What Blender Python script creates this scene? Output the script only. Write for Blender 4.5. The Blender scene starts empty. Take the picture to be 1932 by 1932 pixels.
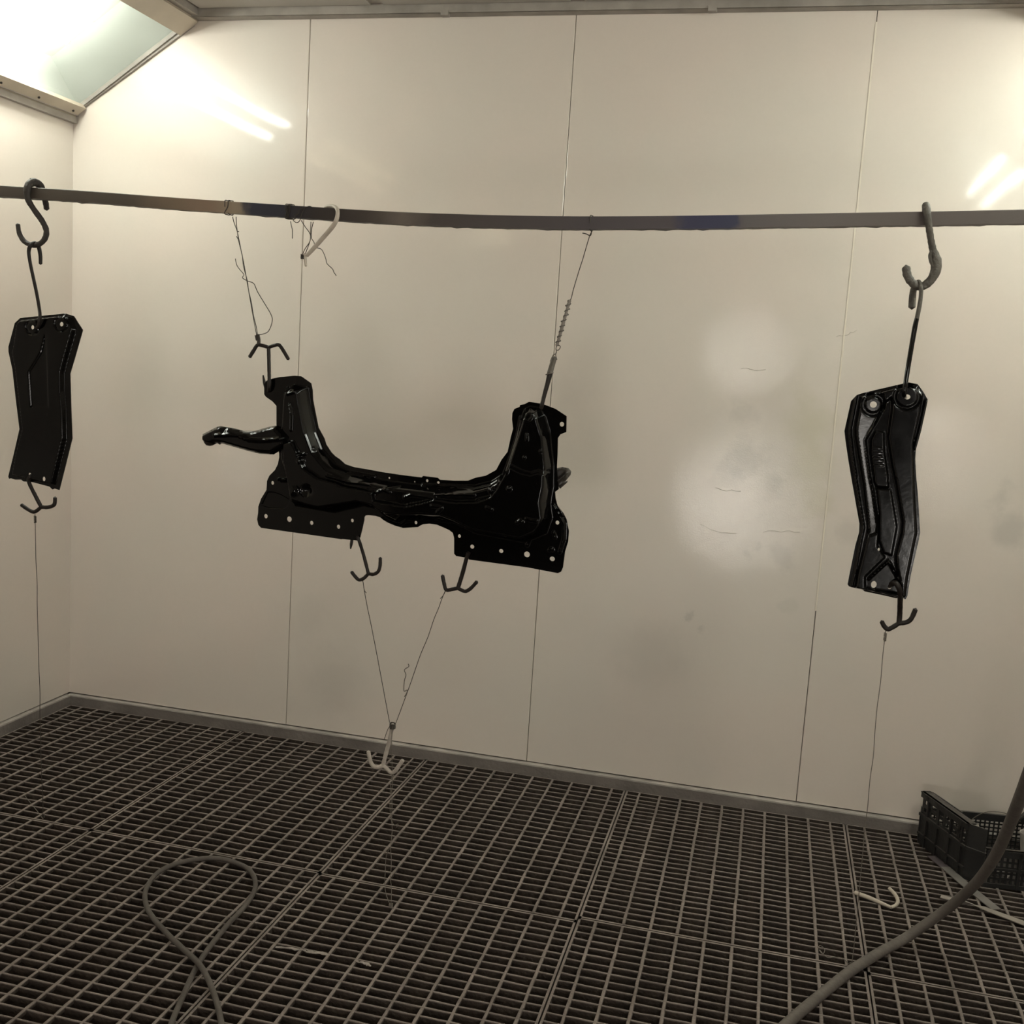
import bpy, math, random
import numpy as np
from mathutils import Vector, Matrix
from mathutils.geometry import delaunay_2d_cdt
random.seed(7); rng = np.random.default_rng(7)
S = bpy.context.scene
COL = S.collection

# ------------------------------------------------------------------ camera
FPX, RES = 2011.6, 1932.0
def cam_rot(pitch, roll, yaw):
    cz, sz = math.cos(yaw), math.sin(yaw); cx, sx = math.cos(pitch), math.sin(pitch); cy, sy = math.cos(roll), math.sin(roll)
    Rz = np.array([[cz, -sz, 0], [sz, cz, 0], [0, 0, 1]]); Rx = np.array([[1, 0, 0], [0, cx, -sx], [0, sx, cx]])
    Rr = np.array([[cy, -sy, 0], [sy, cy, 0], [0, 0, 1]]); R0 = np.array([[1, 0, 0], [0, 0, -1], [0, 1, 0]], float)
    return Rz @ Rx @ R0 @ Rr
CR = cam_rot(-.1353, .0628, .2353)
CP = np.array([2.7995, -3.8276, 1.5331])
cd = bpy.data.cameras.new('camera'); cam = bpy.data.objects.new('camera', cd); COL.objects.link(cam)
cd.sensor_width = 36; cd.lens = 36 * FPX / RES; cd.clip_start = .05
M4 = Matrix([[*CR[0], CP[0]], [*CR[1], CP[1]], [*CR[2], CP[2]], [0, 0, 0, 1]]); cam.matrix_world = M4
S.camera = cam
def ray(px, py):
    d = CR @ np.array([(px - 966) / FPX, -(py - 966) / FPX, -1.0]); return d / np.linalg.norm(d)
def on(px, py, axis, val):
    """the point of the plane axis=val that the photograph shows at px, py"""
    d = ray(px, py); return Vector(CP + d * (val - CP[axis]) / d[axis])
YB = -1.05                                   # the vertical plane of the hanging rail
def P(px, py, dy=0.0): return on(px, py, 1, YB + dy)
def F(px, py, z=0.0): return on(px, py, 2, z)
def far(px, py, dist): return Vector(CP + ray(px, py) * dist)

# ------------------------------------------------------------------ world, exposure
w = bpy.data.worlds.new('world'); S.world = w; w.use_nodes = True
w.node_tree.nodes['Background'].inputs[0].default_value = (.5, .45, .4, 1)
w.node_tree.nodes['Background'].inputs[1].default_value = .02
S.view_settings.view_transform = 'Standard'; S.view_settings.look = 'None'
S.view_settings.gamma = 1.0; S.view_settings.use_curve_mapping = False
S.view_settings.exposure = EXPO = 0.07
TUBE_ON, TUBE_DIM = 42.0, 5.0

# ------------------------------------------------------------------ materials
def mat(name, col, rough=.5, metal=0., spec=.5, coat=0., noise=0., nscale=20., bump=0., bscale=40., rvar=0., dust=None):
    m = bpy.data.materials.new(name); m.use_nodes = True; nt = m.node_tree; N = nt.nodes; L = nt.links
    b = N['Principled BSDF']; b.inputs['Roughness'].default_value = rough; b.inputs['Metallic'].default_value = metal
    b.inputs['Specular IOR Level'].default_value = spec; b.inputs['Coat Weight'].default_value = coat; b.inputs['Coat Roughness'].default_value = .08
    b.inputs['Base Color'].default_value = (*col, 1)
    tc = N.new('ShaderNodeTexCoord')
    src = None
    if noise or rvar:
        n = N.new('ShaderNodeTexNoise'); n.inputs['Scale'].default_value = nscale; n.inputs['Detail'].default_value = 6
        L.new(tc.outputs['Object'], n.inputs['Vector'])
        if noise:
            r = N.new('ShaderNodeValToRGB'); e = r.color_ramp.elements
            e[0].position = .3; e[1].position = .7
            e[0].color = (*[c * (1 - noise) for c in col], 1); e[1].color = (*[min(1, c * (1 + noise)) for c in col], 1)
            L.new(n.outputs[0], r.inputs[0]); src = r.outputs[0]
        if rvar:
            mr = N.new('ShaderNodeMapRange'); mr.inputs[3].default_value = max(.02, rough - rvar); mr.inputs[4].default_value = rough + rvar
            L.new(n.outputs[0], mr.inputs[0]); L.new(mr.outputs[0], b.inputs['Roughness'])
    if dust:                                  # overspray settled on upward faces
        g = N.new('ShaderNodeNewGeometry'); sx = N.new('ShaderNodeSeparateXYZ'); L.new(g.outputs['Normal'], sx.inputs[0])
        mr = N.new('ShaderNodeMapRange'); mr.inputs[1].default_value = .45; mr.inputs[2].default_value = .85; L.new(sx.outputs[2], mr.inputs[0])
        mx = N.new('ShaderNodeMix'); mx.data_type = 'RGBA'; L.new(mr.outputs[0], mx.inputs[0])
        if src: L.new(src, mx.inputs[6])
        else: mx.inputs[6].default_value = (*col, 1)
        n2 = N.new('ShaderNodeTexNoise'); n2.inputs['Scale'].default_value = 9; n2.inputs['Detail'].default_value = 8; L.new(g.outputs['Position'], n2.inputs['Vector'])
        r2 = N.new('ShaderNodeValToRGB'); e = r2.color_ramp.elements; e[0].position = .3; e[1].position = .7
        e[0].color = (*[c * .72 for c in dust], 1); e[1].color = (*[c * 1.25 for c in dust], 1); L.new(n2.outputs[0], r2.inputs[0])
        L.new(r2.outputs[0], mx.inputs[7]); src = mx.outputs[2]
    if src: L.new(src, b.inputs['Base Color'])
    if bump:
        n = N.new('ShaderNodeTexNoise'); n.inputs['Scale'].default_value = bscale; n.inputs['Detail'].default_value = 4
        L.new(tc.outputs['Object'], n.inputs['Vector'])
        bp = N.new('ShaderNodeBump'); bp.inputs['Strength'].default_value = bump; bp.inputs['Distance'].default_value = .01
        L.new(n.outputs[0], bp.inputs['Height']); L.new(bp.outputs[0], b.inputs['Normal'])
    return m
def emit(name, col, s):
    m = bpy.data.materials.new(name); m.use_nodes = True; nt = m.node_tree; nt.nodes.clear()
    e = nt.nodes.new('ShaderNodeEmission'); e.inputs[0].default_value = (*col, 1); e.inputs[1].default_value = s
    o = nt.nodes.new('ShaderNodeOutputMaterial'); nt.links.new(e.outputs[0], o.inputs[0]); return m
def glass(name, tint, refl=.08):
    m = bpy.data.materials.new(name); m.use_nodes = True; nt = m.node_tree; nt.nodes.clear(); N = nt.nodes; L = nt.links
    t = N.new('ShaderNodeBsdfTransparent'); t.inputs[0].default_value = (*tint, 1)
    g = N.new('ShaderNodeBsdfGlossy'); g.inputs['Roughness'].default_value = .12
    mx = N.new('ShaderNodeMixShader'); mx.inputs[0].default_value = refl
    o = N.new('ShaderNodeOutputMaterial'); L.new(t.outputs[0], mx.inputs[1]); L.new(g.outputs[0], mx.inputs[2]); L.new(mx.outputs[0], o.inputs[0]); return m

def wall_paint():
    """cream gloss enamel: stains, darker spots, a painted-in olive reflection, overspray haze, orange peel and runs, all in world metres"""
    m = bpy.data.materials.new('wall_enamel'); m.use_nodes = True; nt = m.node_tree; N = nt.nodes; L = nt.links
    b = N['Principled BSDF']; g = N.new('ShaderNodeNewGeometry'); pos = g.outputs['Position']
    def noise(scale, detail=4, rough=.5):
        n = N.new('ShaderNodeTexNoise'); n.inputs['Scale'].default_value = scale; n.inputs['Detail'].default_value = detail; n.inputs['Roughness'].default_value = rough
        L.new(pos, n.inputs['Vector']); return n.outputs[0]
    def rng_(src, a, b_, c, d):
        r = N.new('ShaderNodeMapRange'); r.inputs[1].default_value = a; r.inputs[2].default_value = b_; r.inputs[3].default_value = c; r.inputs[4].default_value = d
        r.interpolation_type = 'SMOOTHSTEP'; L.new(src, r.inputs[0]); return r.outputs[0]
    def math_(op, a, b_):
        r = N.new('ShaderNodeMath'); r.operation = op
        for i, v in enumerate((a, b_)):
            if isinstance(v, (int, float)): r.inputs[i].default_value = v
            else: L.new(v, r.inputs[i])
        return r.outputs[0]
    def spot(px, py, r, soft=.9, wob=.085):
        c = on(px, py, 1, 0.0)
        nz = N.new('ShaderNodeTexNoise'); nz.inputs['Scale'].default_value = 11; nz.inputs['Detail'].default_value = 7; nz.inputs['Roughness'].default_value = .6; L.new(pos, nz.inputs['Vector'])
        d = N.new('ShaderNodeVectorMath'); d.operation = 'DISTANCE'; L.new(pos, d.inputs[0]); d.inputs[1].default_value = c
        dd = math_('ADD', d.outputs['Value'], math_('MULTIPLY', math_('SUBTRACT', nz.outputs[0], .5), wob * 2))
        return rng_(dd, r * (1 - soft), r, 1, 0)
    base = N.new('ShaderNodeMix'); base.data_type = 'RGBA'
    base.inputs[6].default_value = (.735, .645, .575, 1); base.inputs[7].default_value = (.71, .65, .58, 1)
    L.new(rng_(noise(1.6, 5), .35, .65, 0, 1), base.inputs[0]); cur = base.outputs[2]
    def tint(fac, col, amt):
        nonlocal cur
        x = N.new('ShaderNodeMix'); x.data_type = 'RGBA'; L.new(math_('MULTIPLY', fac, amt), x.inputs[0]); L.new(cur, x.inputs[6]); x.inputs[7].default_value = (*col, 1); cur = x.outputs[2]
    tint(rng_(noise(.7, 3), .45, .75, 0, 1), (.50, .48, .44), .3); tint(noise(75, 3), (.60, .55, .48), .22); tint(noise(14, 5), (.62, .58, .52), .25)
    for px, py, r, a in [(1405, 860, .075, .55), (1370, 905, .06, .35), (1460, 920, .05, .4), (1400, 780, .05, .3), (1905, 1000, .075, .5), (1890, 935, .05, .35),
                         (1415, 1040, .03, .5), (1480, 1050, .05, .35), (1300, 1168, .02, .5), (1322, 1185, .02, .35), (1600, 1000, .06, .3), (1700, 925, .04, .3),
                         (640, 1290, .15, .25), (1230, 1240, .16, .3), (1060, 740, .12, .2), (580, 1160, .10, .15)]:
        tint(spot(px, py, r * 1.25), (.33, .315, .285), a * .62)  # darker grey spots with uneven edges
    for px, py, r, a in [(1530, 800, .10, .5), (1530, 880, .10, .5), (1540, 950, .07, .45), (1510, 740, .05, .2)]:
        tint(spot(px, py, r * 1.2, .9, .06), (.52, .49, .33), a * .8)  # olive patch between the highlights: a reflection painted into the wall colour
    tint(spot(1490, 1140, .04, .5, .05), (.52, .5, .44), .25)
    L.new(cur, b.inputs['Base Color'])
    b.inputs['Specular IOR Level'].default_value = .35; b.inputs['Coat Weight'].default_value = .55;
    zone = math_('MAXIMUM', spot(1420, 940, .42, .6, .1), spot(1800, 880, .28, .7, .1))
    zone = math_('MAXIMUM', zone, spot(1620, 640, .22, .8, .1))
    rr = math_('ADD', rng_(noise(2.2, 4), .3, .7, .29, .35), math_('MULTIPLY', zone, .04))
    zone = math_('MAXIMUM', zone, math_('MULTIPLY', spot(1415, 655, .26, .8, .1), .8))
    L.new(rr, b.inputs['Roughness']); L.new(math_('ADD', math_('MULTIPLY', zone, .45), .55), b.inputs['Coat Weight']); L.new(math_('ADD', math_('MULTIPLY', zone, .12), .045), b.inputs['Coat Roughness'])
    fine = math_('MULTIPLY', noise(230, 3), math_('ADD', math_('MULTIPLY', zone, .085), .010))
    med = math_('MULTIPLY', noise(26, 6, .6), math_('ADD', math_('MULTIPLY', zone, .09), .018))
    big = math_('MULTIPLY', noise(3.0, 2), .35)
    h = math_('ADD', math_('ADD', fine, med), big)
    bp = N.new('ShaderNodeBump'); bp.inputs['Strength'].default_value = .5; bp.inputs['Distance'].default_value = .006
    L.new(h, bp.inputs['Height']); L.new(bp.outputs[0], b.inputs['Normal']); L.new(bp.outputs[0], b.inputs['Coat Normal'])
    return m
def rail_paint():
    """grey brown crusted steel with a bare tan stretch and dark blue painted stretches"""
    m = bpy.data.materials.new('rail_paint'); m.use_nodes = True; nt = m.node_tree; N = nt.nodes; L = nt.links
    b = N['Principled BSDF']; b.inputs['Roughness'].default_value = .55
    g = N.new('ShaderNodeNewGeometry'); s = N.new('ShaderNodeSeparateXYZ'); L.new(g.outputs['Position'], s.inputs[0])
    n = N.new('ShaderNodeTexNoise'); n.inputs['Scale'].default_value = 14; n.inputs['Detail'].default_value = 6; L.new(g.outputs['Position'], n.inputs['Vector'])
    a = N.new('ShaderNodeMath'); a.operation = 'MULTIPLY_ADD'; L.new(n.outputs[0], a.inputs[0]); a.inputs[1].default_value = .10; L.new(s.outputs[0], a.inputs[2])
    mr = N.new('ShaderNodeMapRange'); mr.inputs[1].default_value = 0; mr.inputs[2].default_value = 4; L.new(a.outputs[0], mr.inputs[0])
    r = N.new('ShaderNodeValToRGB'); L.new(mr.outputs[0], r.inputs[0])
    X = lambda px: (P(px, 400)[0] + .05) / 4
    stops = [(0, (0.054, 0.042, 0.034)), (X(250), (0.072, 0.058, 0.046)), (X(330), (0.180, 0.132, 0.090)), (X(400), (0.240, 0.168, 0.120)), (X(455), (0.312, 0.252, 0.180)), (X(470), (0.024, 0.026, 0.046)),
             (X(540), (0.022, 0.022, 0.036)), (X(600), (0.026, 0.019, 0.018)), (X(700), (0.054, 0.043, 0.036)), (X(760), (0.144, 0.120, 0.102)), (X(830), (0.066, 0.054, 0.050)), (X(1100), (0.066, 0.056, 0.060)),
             (X(1270), (0.072, 0.060, 0.066)), (X(1290), (0.034, 0.034, 0.072)), (X(1385), (0.031, 0.034, 0.072)), (X(1400), (0.108, 0.096, 0.096)), (X(1560), (0.120, 0.102, 0.096)), (X(1750), (0.090, 0.070, 0.062)), (.97, (0.096, 0.084, 0.078))]
    e = r.color_ramp.elements
    while len(e) > 1: e.remove(e[-1])
    e[0].position = stops[0][0]; e[0].color = (*stops[0][1], 1)
    for p_, c in stops[1:]:
        q = e.new(p_); q.color = (*c, 1)
    L.new(r.outputs[0], b.inputs['Base Color'])
    bp = N.new('ShaderNodeBump'); bp.inputs['Strength'].default_value = .35; bp.inputs['Distance'].default_value = .004; L.new(n.outputs[0], bp.inputs['Height']); L.new(bp.outputs[0], b.inputs['Normal'])
    return m

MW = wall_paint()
M_RAIL = rail_paint()
M_BLACK = mat('gloss_black_enamel', (.0018, .0016, .0015), rough=.08, spec=.2)
M_BLACK2 = mat('gloss_black_enamel_scuffed', (.0022, .0020, .0019), rough=.15, spec=.3, bump=.025, bscale=50, rvar=.06, nscale=18)
M_HOOK = mat('dark_crusted_steel', (.014, .010, .008), rough=.45, spec=.3, noise=.3, nscale=60, bump=.2, bscale=160)
M_HOOKG = mat('grey_crusted_steel', (.085, .075, .062), rough=.6, noise=.3, nscale=40, bump=.35, bscale=140)
M_HOOKB = mat('brown_crusted_steel', (.030, .024, .020), rough=.6, noise=.3, nscale=40, bump=.35, bscale=140)
M_WHITE = mat('pale_painted_steel', (.48, .42, .35), rough=.5, noise=.12, nscale=50, bump=.2, bscale=150)
M_WHITE2 = mat('dusty_white_steel', (.40, .355, .31), rough=.6, noise=.18, nscale=50, bump=.25, bscale=150)
M_WIRE = mat('dark_wire', (.035, .027, .02), rough=.6)
M_WIREG = mat('grey_wire', (.13, .11, .09), rough=.6)
M_GRATE = mat('grating_paint', (.036, .026, .020), rough=.85, noise=.5, nscale=12, bump=.5, bscale=90, dust=(.190, .157, .138))
M_TRIMF = mat('dusty_baseboard', (.15, .132, .118), rough=.75, noise=.2, nscale=8, bump=.3, bscale=60, dust=(.33, .30, .27))
M_PIT = mat('pit_filter', (.012, .010, .008), rough=.95, noise=.4, nscale=6)
M_HOSE = mat('grey_rubber_hose', (.104, .089, .077), rough=.7, noise=.15, nscale=30, bump=.15, bscale=90)
M_HOSED = mat('brown_rubber_hose', (.075, .063, .054), rough=.75, noise=.15, nscale=30, bump=.15, bscale=90)
M_FRAME = mat('lamp_frame_paint', (.50, .43, .34), rough=.45, noise=.12, nscale=7)
M_PAN = mat('lamp_pan_white', (.45, .475, .44), rough=.6)
M_PAN2 = mat('lamp_back_white', (.86, .88, .84), rough=.6)
M_CEIL = mat('ceiling_filter', (.42, .39, .35), rough=.95, noise=.1, nscale=3)
M_CTRIM = mat('ceiling_channel', (.30, .27, .24), rough=.6, noise=.2, nscale=12)
M_DARKGAP = mat('panel_joint', (.17, .14, .115), rough=.8)
M_FRONT = mat('front_curtain', (.045, .04, .035), rough=.9)
M_CRATE = mat('black_crate_plastic', (.016, .0155, .015), rough=.5, noise=.3, nscale=9, bump=.15, bscale=50, dust=(.06, .053, .047))
M_PAPER = mat('paper_scraps', (.42, .39, .36), rough=.8, noise=.15, nscale=20)
M_STRIP = mat('grey_steel_strip', (.17, .155, .14), rough=.6, noise=.2, nscale=14)
M_STRIP2 = mat('pale_steel_strip', (.26, .23, .20), rough=.6, noise=.2, nscale=14)
M_CRUST = mat('paint_crust', (.24, .21, .185), rough=.85, noise=.3, nscale=30, bump=.6, bscale=120)
M_TUBE = emit('lamp_tube_white', (1.0, .995, .92), TUBE_ON)
M_TUBED = emit('lamp_tube_warm', (1.0, .82, .55), TUBE_DIM)
M_LITWIN = emit('lit_doorway_glazing', (1.0, .95, .87), 26.0)
M_LITWIN2 = emit('lit_side_glazing', (1.0, .94, .86), 15.0)
M_GLASS = glass('lamp_glass', (.93, .955, .93), .06)

# ------------------------------------------------------------------ mesh helpers
def link(name, verts, faces, m, parent=None, smooth=True, **props):
    me = bpy.data.meshes.new(name); me.from_pydata([tuple(v) for v in verts], [], faces); me.update()
    if m: me.materials.append(m)
    if smooth:
        me.polygons.foreach_set('use_smooth', [True] * len(me.polygons))
    o = bpy.data.objects.new(name, me); COL.objects.link(o)
    if parent: o.parent = parent
    for k, v in props.items(): o[k] = v
    return o
def sharp(o, deg=35):
    try: o.data.set_sharp_from_angle(angle=math.radians(deg))
    except Exception: pass
    return o
def thing(name, label, cat, group=None):
    o = bpy.data.objects.new(name, None); COL.objects.link(o); o.empty_display_size = .05
    o['label'] = label; o['category'] = cat
    if group: o['group'] = group
    return o
def tag(o, label, cat, group=None):
    o['label'] = label; o['category'] = cat
    if group: o['group'] = group
    return o
class G:
    def __init__(s): s.v = []; s.f = []
    def add(s, V, Fc):
        n = len(s.v); s.v += [tuple(v) for v in V]; s.f += [tuple(i + n for i in f) for f in Fc]; return s
    def box(s, a, b):
        x0, y0, z0 = a; x1, y1, z1 = b
        return s.add([(x0, y0, z0), (x1, y0, z0), (x1, y1, z0), (x0, y1, z0), (x0, y0, z1), (x1, y0, z1), (x1, y1, z1), (x0, y1, z1)],
              [(0, 3, 2, 1), (4, 5, 6, 7), (0, 1, 5, 4), (1, 2, 6, 5), (2, 3, 7, 6), (3, 0, 4, 7)])
    def beam(s, p, q, w_, h_, up=(0, 0, 1)):
        p = Vector(p); q = Vector(q); d = (q - p).normalized(); u = Vector(up); sd = d.cross(u).normalized(); u = sd.cross(d).normalized()
        V = [c + sd * a * w_ / 2 + u * b_ * h_ / 2 for c in (p, q) for a, b_ in ((-1, -1), (1, -1), (1, 1), (-1, 1))]
        return s.add(V, [(0, 1, 2, 3), (7, 6, 5, 4), (0, 4, 5, 1), (1, 5, 6, 2), (2, 6, 7, 3), (3, 7, 4, 0)])
    def quad(s, *c): return s.add(c, [(0, 1, 2, 3)])
    def prism(s, poly, axis, a, b):
        def mk(p, t):
            q = list(p); q.insert(axis, t); return q
        n = len(poly); V = [mk(p, a) for p in poly] + [mk(p, b) for p in poly]
        return s.add(V, [tuple(range(n)), tuple(range(2 * n - 1, n - 1, -1))] + [(i, i + n, (i + 1) % n + n, (i + 1) % n) for i in range(n)])
    def tube(s, pts, r, seg=8, sub=6, smooth=True, jitter=0.):
        pts = [Vector(p) for p in pts]; n = len(pts); rs = r if isinstance(r, (list, tuple)) else [r] * n
        if smooth and n > 2:
            Q = []; RR = []
            for i in range(n - 1):
                p0 = pts[max(i - 1, 0)]; p1 = pts[i]; p2 = pts[i + 1]; p3 = pts[min(i + 2, n - 1)]
                for k in range(sub):
                    t = k / sub; t2 = t * t; t3 = t2 * t
                    Q.append(.5 * ((2 * p1) + (p2 - p0) * t + (2 * p0 - 5 * p1 + 4 * p2 - p3) * t2 + (3 * p1 - p0 - 3 * p2 + p3) * t3)); RR.append(rs[i] * (1 - t) + rs[i + 1] * t)
            Q.append(pts[-1]); RR.append(rs[-1]); pts, rs = Q, RR; n = len(pts)
        if jitter:
            rs = [a * (1 + random.uniform(-jitter, jitter)) for a in rs]
        base = len(s.v); T = [(pts[min(i + 1, n - 1)] - pts[max(i - 1, 0)]).normalized() for i in range(n)]
        u = T[0].orthogonal().normalized()
        for i in range(n):
            u = (u - T[i] * u.dot(T[i])).normalized(); v = T[i].cross(u)
            for k in range(seg):
                a = 2 * math.pi * k / seg; s.v.append(tuple(pts[i] + (u * math.cos(a) + v * math.sin(a)) * rs[i]))
        for i in range(n - 1):
            for k in range(seg):
                a = base + i * seg + k; b_ = base + i * seg + (k + 1) % seg; s.f.append((a, b_, b_ + seg, a + seg))
        for e, i, sg in ((0, 0, -1), (n - 1, n - 1, 1)):   # rounded caps
            c = len(s.v); s.v.append(tuple(pts[i] + T[i] * sg * rs[i] * .7)); r0 = base + i * seg
            for k in range(seg):
                f = (r0 + k, r0 + (k + 1) % seg, c); s.f.append(f if sg > 0 else f[::-1])
        return s
    def make(s, name, m, parent=None, smooth=True, ang=40, **pr):
        o = link(name, s.v, s.f, m, parent, smooth, **pr)
        if smooth: sharp(o, ang)
        return o
def helix(c, ax, R_, turns, pitch, k=8):
    c = Vector(c); ax = Vector(ax).normalized(); u = ax.orthogonal().normalized(); v = ax.cross(u)
    return [c + ax * pitch * i / k + (u * math.cos(2 * math.pi * i / k) + v * math.sin(2 * math.pi * i / k)) * R_ for i in range(int(turns * k) + 1)]
def kink(a, b, n, amp, seed=0):
    """a slightly kinked wire path from a to b"""
    r = random.Random(seed); a = Vector(a); b = Vector(b)
    return [a.lerp(b, i / n) + (Vector((r.uniform(-1, 1), r.uniform(-1, 1), r.uniform(-1, 1))) * amp if 0 < i < n else Vector((0, 0, 0))) for i in range(n + 1)]

# ------------------------------------------------------------------ the booth
W4, HC, H1, X2, HT = 4.0, 2.79, 2.42, .52, 2.75       # width, ceiling, side wall top, width of the slanted lamp run
YF = -6.2
def struct(o): o['kind'] = 'structure'; return o
# back wall: four enamelled panels, one metre each, hung on a dark backing
bk = struct(G().box((-.05, .03, -.3), (W4 + .05, .06, 2.9)).make('wall_back', M_DARKGAP, smooth=False))
def panel(x0, x1, z0, z1, tilt=0.):
    """a 1 m sandwich panel with softly rounded long edges; the front sheet sits at y = 0"""
    g = G(); n = .9e-3; e = .0025
    prof = [(x0 + n, .028), (x0 + n, e), (x0 + n + e * .3, e * .3), (x0 + n + e, 0), (x1 - n - e, 0), (x1 - n - e * .3, e * .3), (x1 - n, e), (x1 - n, .028)]
    xm = (x0 + x1) / 2
    V = [(x, y + (x - xm) * tilt, z) for z in (z0, z1) for x, y in prof]; k = len(prof)
    g.add(V, [(i, i + 1, i + 1 + k, i + k) for i in range(k - 1)] + [tuple(range(k - 1, -1, -1)), tuple(range(k, 2 * k))]); return g
for i, t in enumerate((.0010, -.0020, .0015, -.0015)):
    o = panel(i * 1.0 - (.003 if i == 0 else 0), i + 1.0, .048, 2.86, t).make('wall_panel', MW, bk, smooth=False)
for nm, sx in (('wall_left', 0), ('wall_right', 1)):
    X = W4 if sx else 0.0; d = 1 if sx else -1
    b_ = struct(G().box((min(X + d * .03, X + d * .06), YF, -.3), (max(X + d * .03, X + d * .06), .03, H1 + .1)).make(nm, M_DARKGAP, smooth=False))
    for k in range(6):
        a0, a1 = -k - 1 + .001, -k - (.001 if k else 0)
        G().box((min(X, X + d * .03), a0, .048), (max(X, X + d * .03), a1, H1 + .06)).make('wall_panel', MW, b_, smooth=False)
wf = struct(G().box((-.05, YF - .04, -.3), (W4 + .05, YF, 2.9)).make('wall_front', M_FRONT, smooth=False))
cl = struct(G().box((X2 - .1, YF, HC), (W4 - X2 + .1, .05, HC + .04)).make('ceiling', M_CEIL, smooth=False))
for k in range(4):
    for y0, y1 in ((-.06, -1.45), (-1.5, -2.9), (-2.95, -4.4)):
        x0 = X2 + .06 + k * .73; G().box((x0, y1, HC - .008), (x0 + .68, y0, HC + .002)).make('filter_panel', M_CEIL, cl, smooth=False)
# ceiling channel along the back wall, with small clips
t = G(); t.box((X2 - .02, -.05, HC - .035), (W4 - X2 + .02, -.002, HC - .02)); t.box((X2 - .02, -.052, HC - .035), (W4 - X2 + .02, -.046, HC + .01))
tr = struct(t.make('trim_1', M_CTRIM, smooth=False))
for px in (840, 1345):
    c = on(px, 8, 1, -.05); G().box((c.x - .014, -.056, HC - .045), (c.x + .014, -.03, HC - .028)).make('clip', M_CTRIM, tr, smooth=False)
# windows of the entry end
def window(name, x0, x1, z0, z1, m, y=YF):
    g = G()
    for a, b_ in (((x0 - .05, z0 - .05), (x1 + .05, z0)), ((x0 - .05, z1), (x1 + .05, z1 + .05)), ((x0 - .05, z0), (x0, z1)), ((x1, z0), (x1 + .05, z1))): g.box((a[0], y, a[1]), (b_[0], y + .04, b_[1]))
    o = struct(g.make(name, M_FRAME, smooth=False)); G().quad((x0, y + .01, z0), (x0, y + .01, z1), (x1, y + .01, z1), (x1, y + .01, z0)).make('pane', m, o, smooth=False)
window('window_1', 2.24, 2.74, .14, .66, M_LITWIN)
window('window_2', 2.30, 2.72, 1.56, 1.92, M_LITWIN2)
g = G(); y0, y1, z0, z1 = -5.4, -4.15, .80, 1.36
for a, b_ in (((y0 - .05, z0 - .05), (y1 + .05, z0)), ((y0 - .05, z1), (y1 + .05, z1 + .05)), ((y0 - .05, z0), (y0, z1)), ((y1, z0), (y1 + .05, z1))): g.box((W4 - .02, a[0], a[1]), (W4 + .004, b_[0], b_[1]))
o = struct(g.make('window_3', M_FRAME, smooth=False)); G().quad((W4 - .004, y0, z0), (W4 - .004, y1, z0), (W4 - .004, y1, z1), (W4 - .004, y0, z1)).make('pane', M_LITWIN2, o, smooth=False)
# pale sealant run into the third panel joint, and dried runs in the enamel
G().beam((3.0, .0006, .75), (3.0, .0006, 2.72), .0052, .0030, up=(0, 1, 0)).make('joint_sealant', mat('joint_sealant', (.74, .68, .58), rough=.5), bk, smooth=False)
M_RUN = mat('enamel_run', (.46, .41, .35), rough=.4)
def run(pts, r=.0012):
    rr = random.Random(int(pts[0][0])); q = []
    for (xa, ya_), (xb, yb_) in zip(pts[:-1], pts[1:]):
        for k in range(4): q.append(on(xa + (xb - xa) * k / 4 + rr.uniform(-1, 1), ya_ + (yb_ - ya_) * k / 4 + rr.uniform(-2.2, 2.2), 1, -.0002))
    G().tube(q, [r * rr.uniform(.4, 1.1) for _ in q], seg=5, sub=2).make('paint_run', M_RUN, bk)
run([(1398, 695), (1415, 697), (1432, 698), (1450, 695)]); run([(1350, 922), (1372, 925), (1405, 930)], .0014); run([(1578, 634), (1600, 630), (1622, 621)], .0009)
run([(1322, 990), (1360, 1004), (1400, 1008)], .0010); run([(1440, 1003), (1475, 1002), (1520, 1003)], .0009)

# baseboards: steel angle with a sloped top
def base_profile(g, x0, x1):
    g.prism([(.02, -.02), (-.015, -.02), (-.015, .035), (-.012, .039), (.0, .043), (.02, .043)], 0, x0, x1)
g = G(); base_profile(g, 0.0, W4); struct(g.make('baseboard_back', M_TRIMF, ang=20))
g = G(); g.prism([(-.02, -.02), (.015, -.02), (.015, .035), (.012, .039), (.0, .043), (-.02, .043)], 1, YF, -.012); struct(g.make('baseboard_left', M_TRIMF, ang=20))
g = G(); g.prism([(W4 + .02, -.02), (W4 - .015, -.02), (W4 - .015, .035), (W4 - .012, .039), (W4, .043), (W4 + .02, .043)], 1, YF, -.012); struct(g.make('baseboard_right', M_TRIMF, ang=20))

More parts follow.
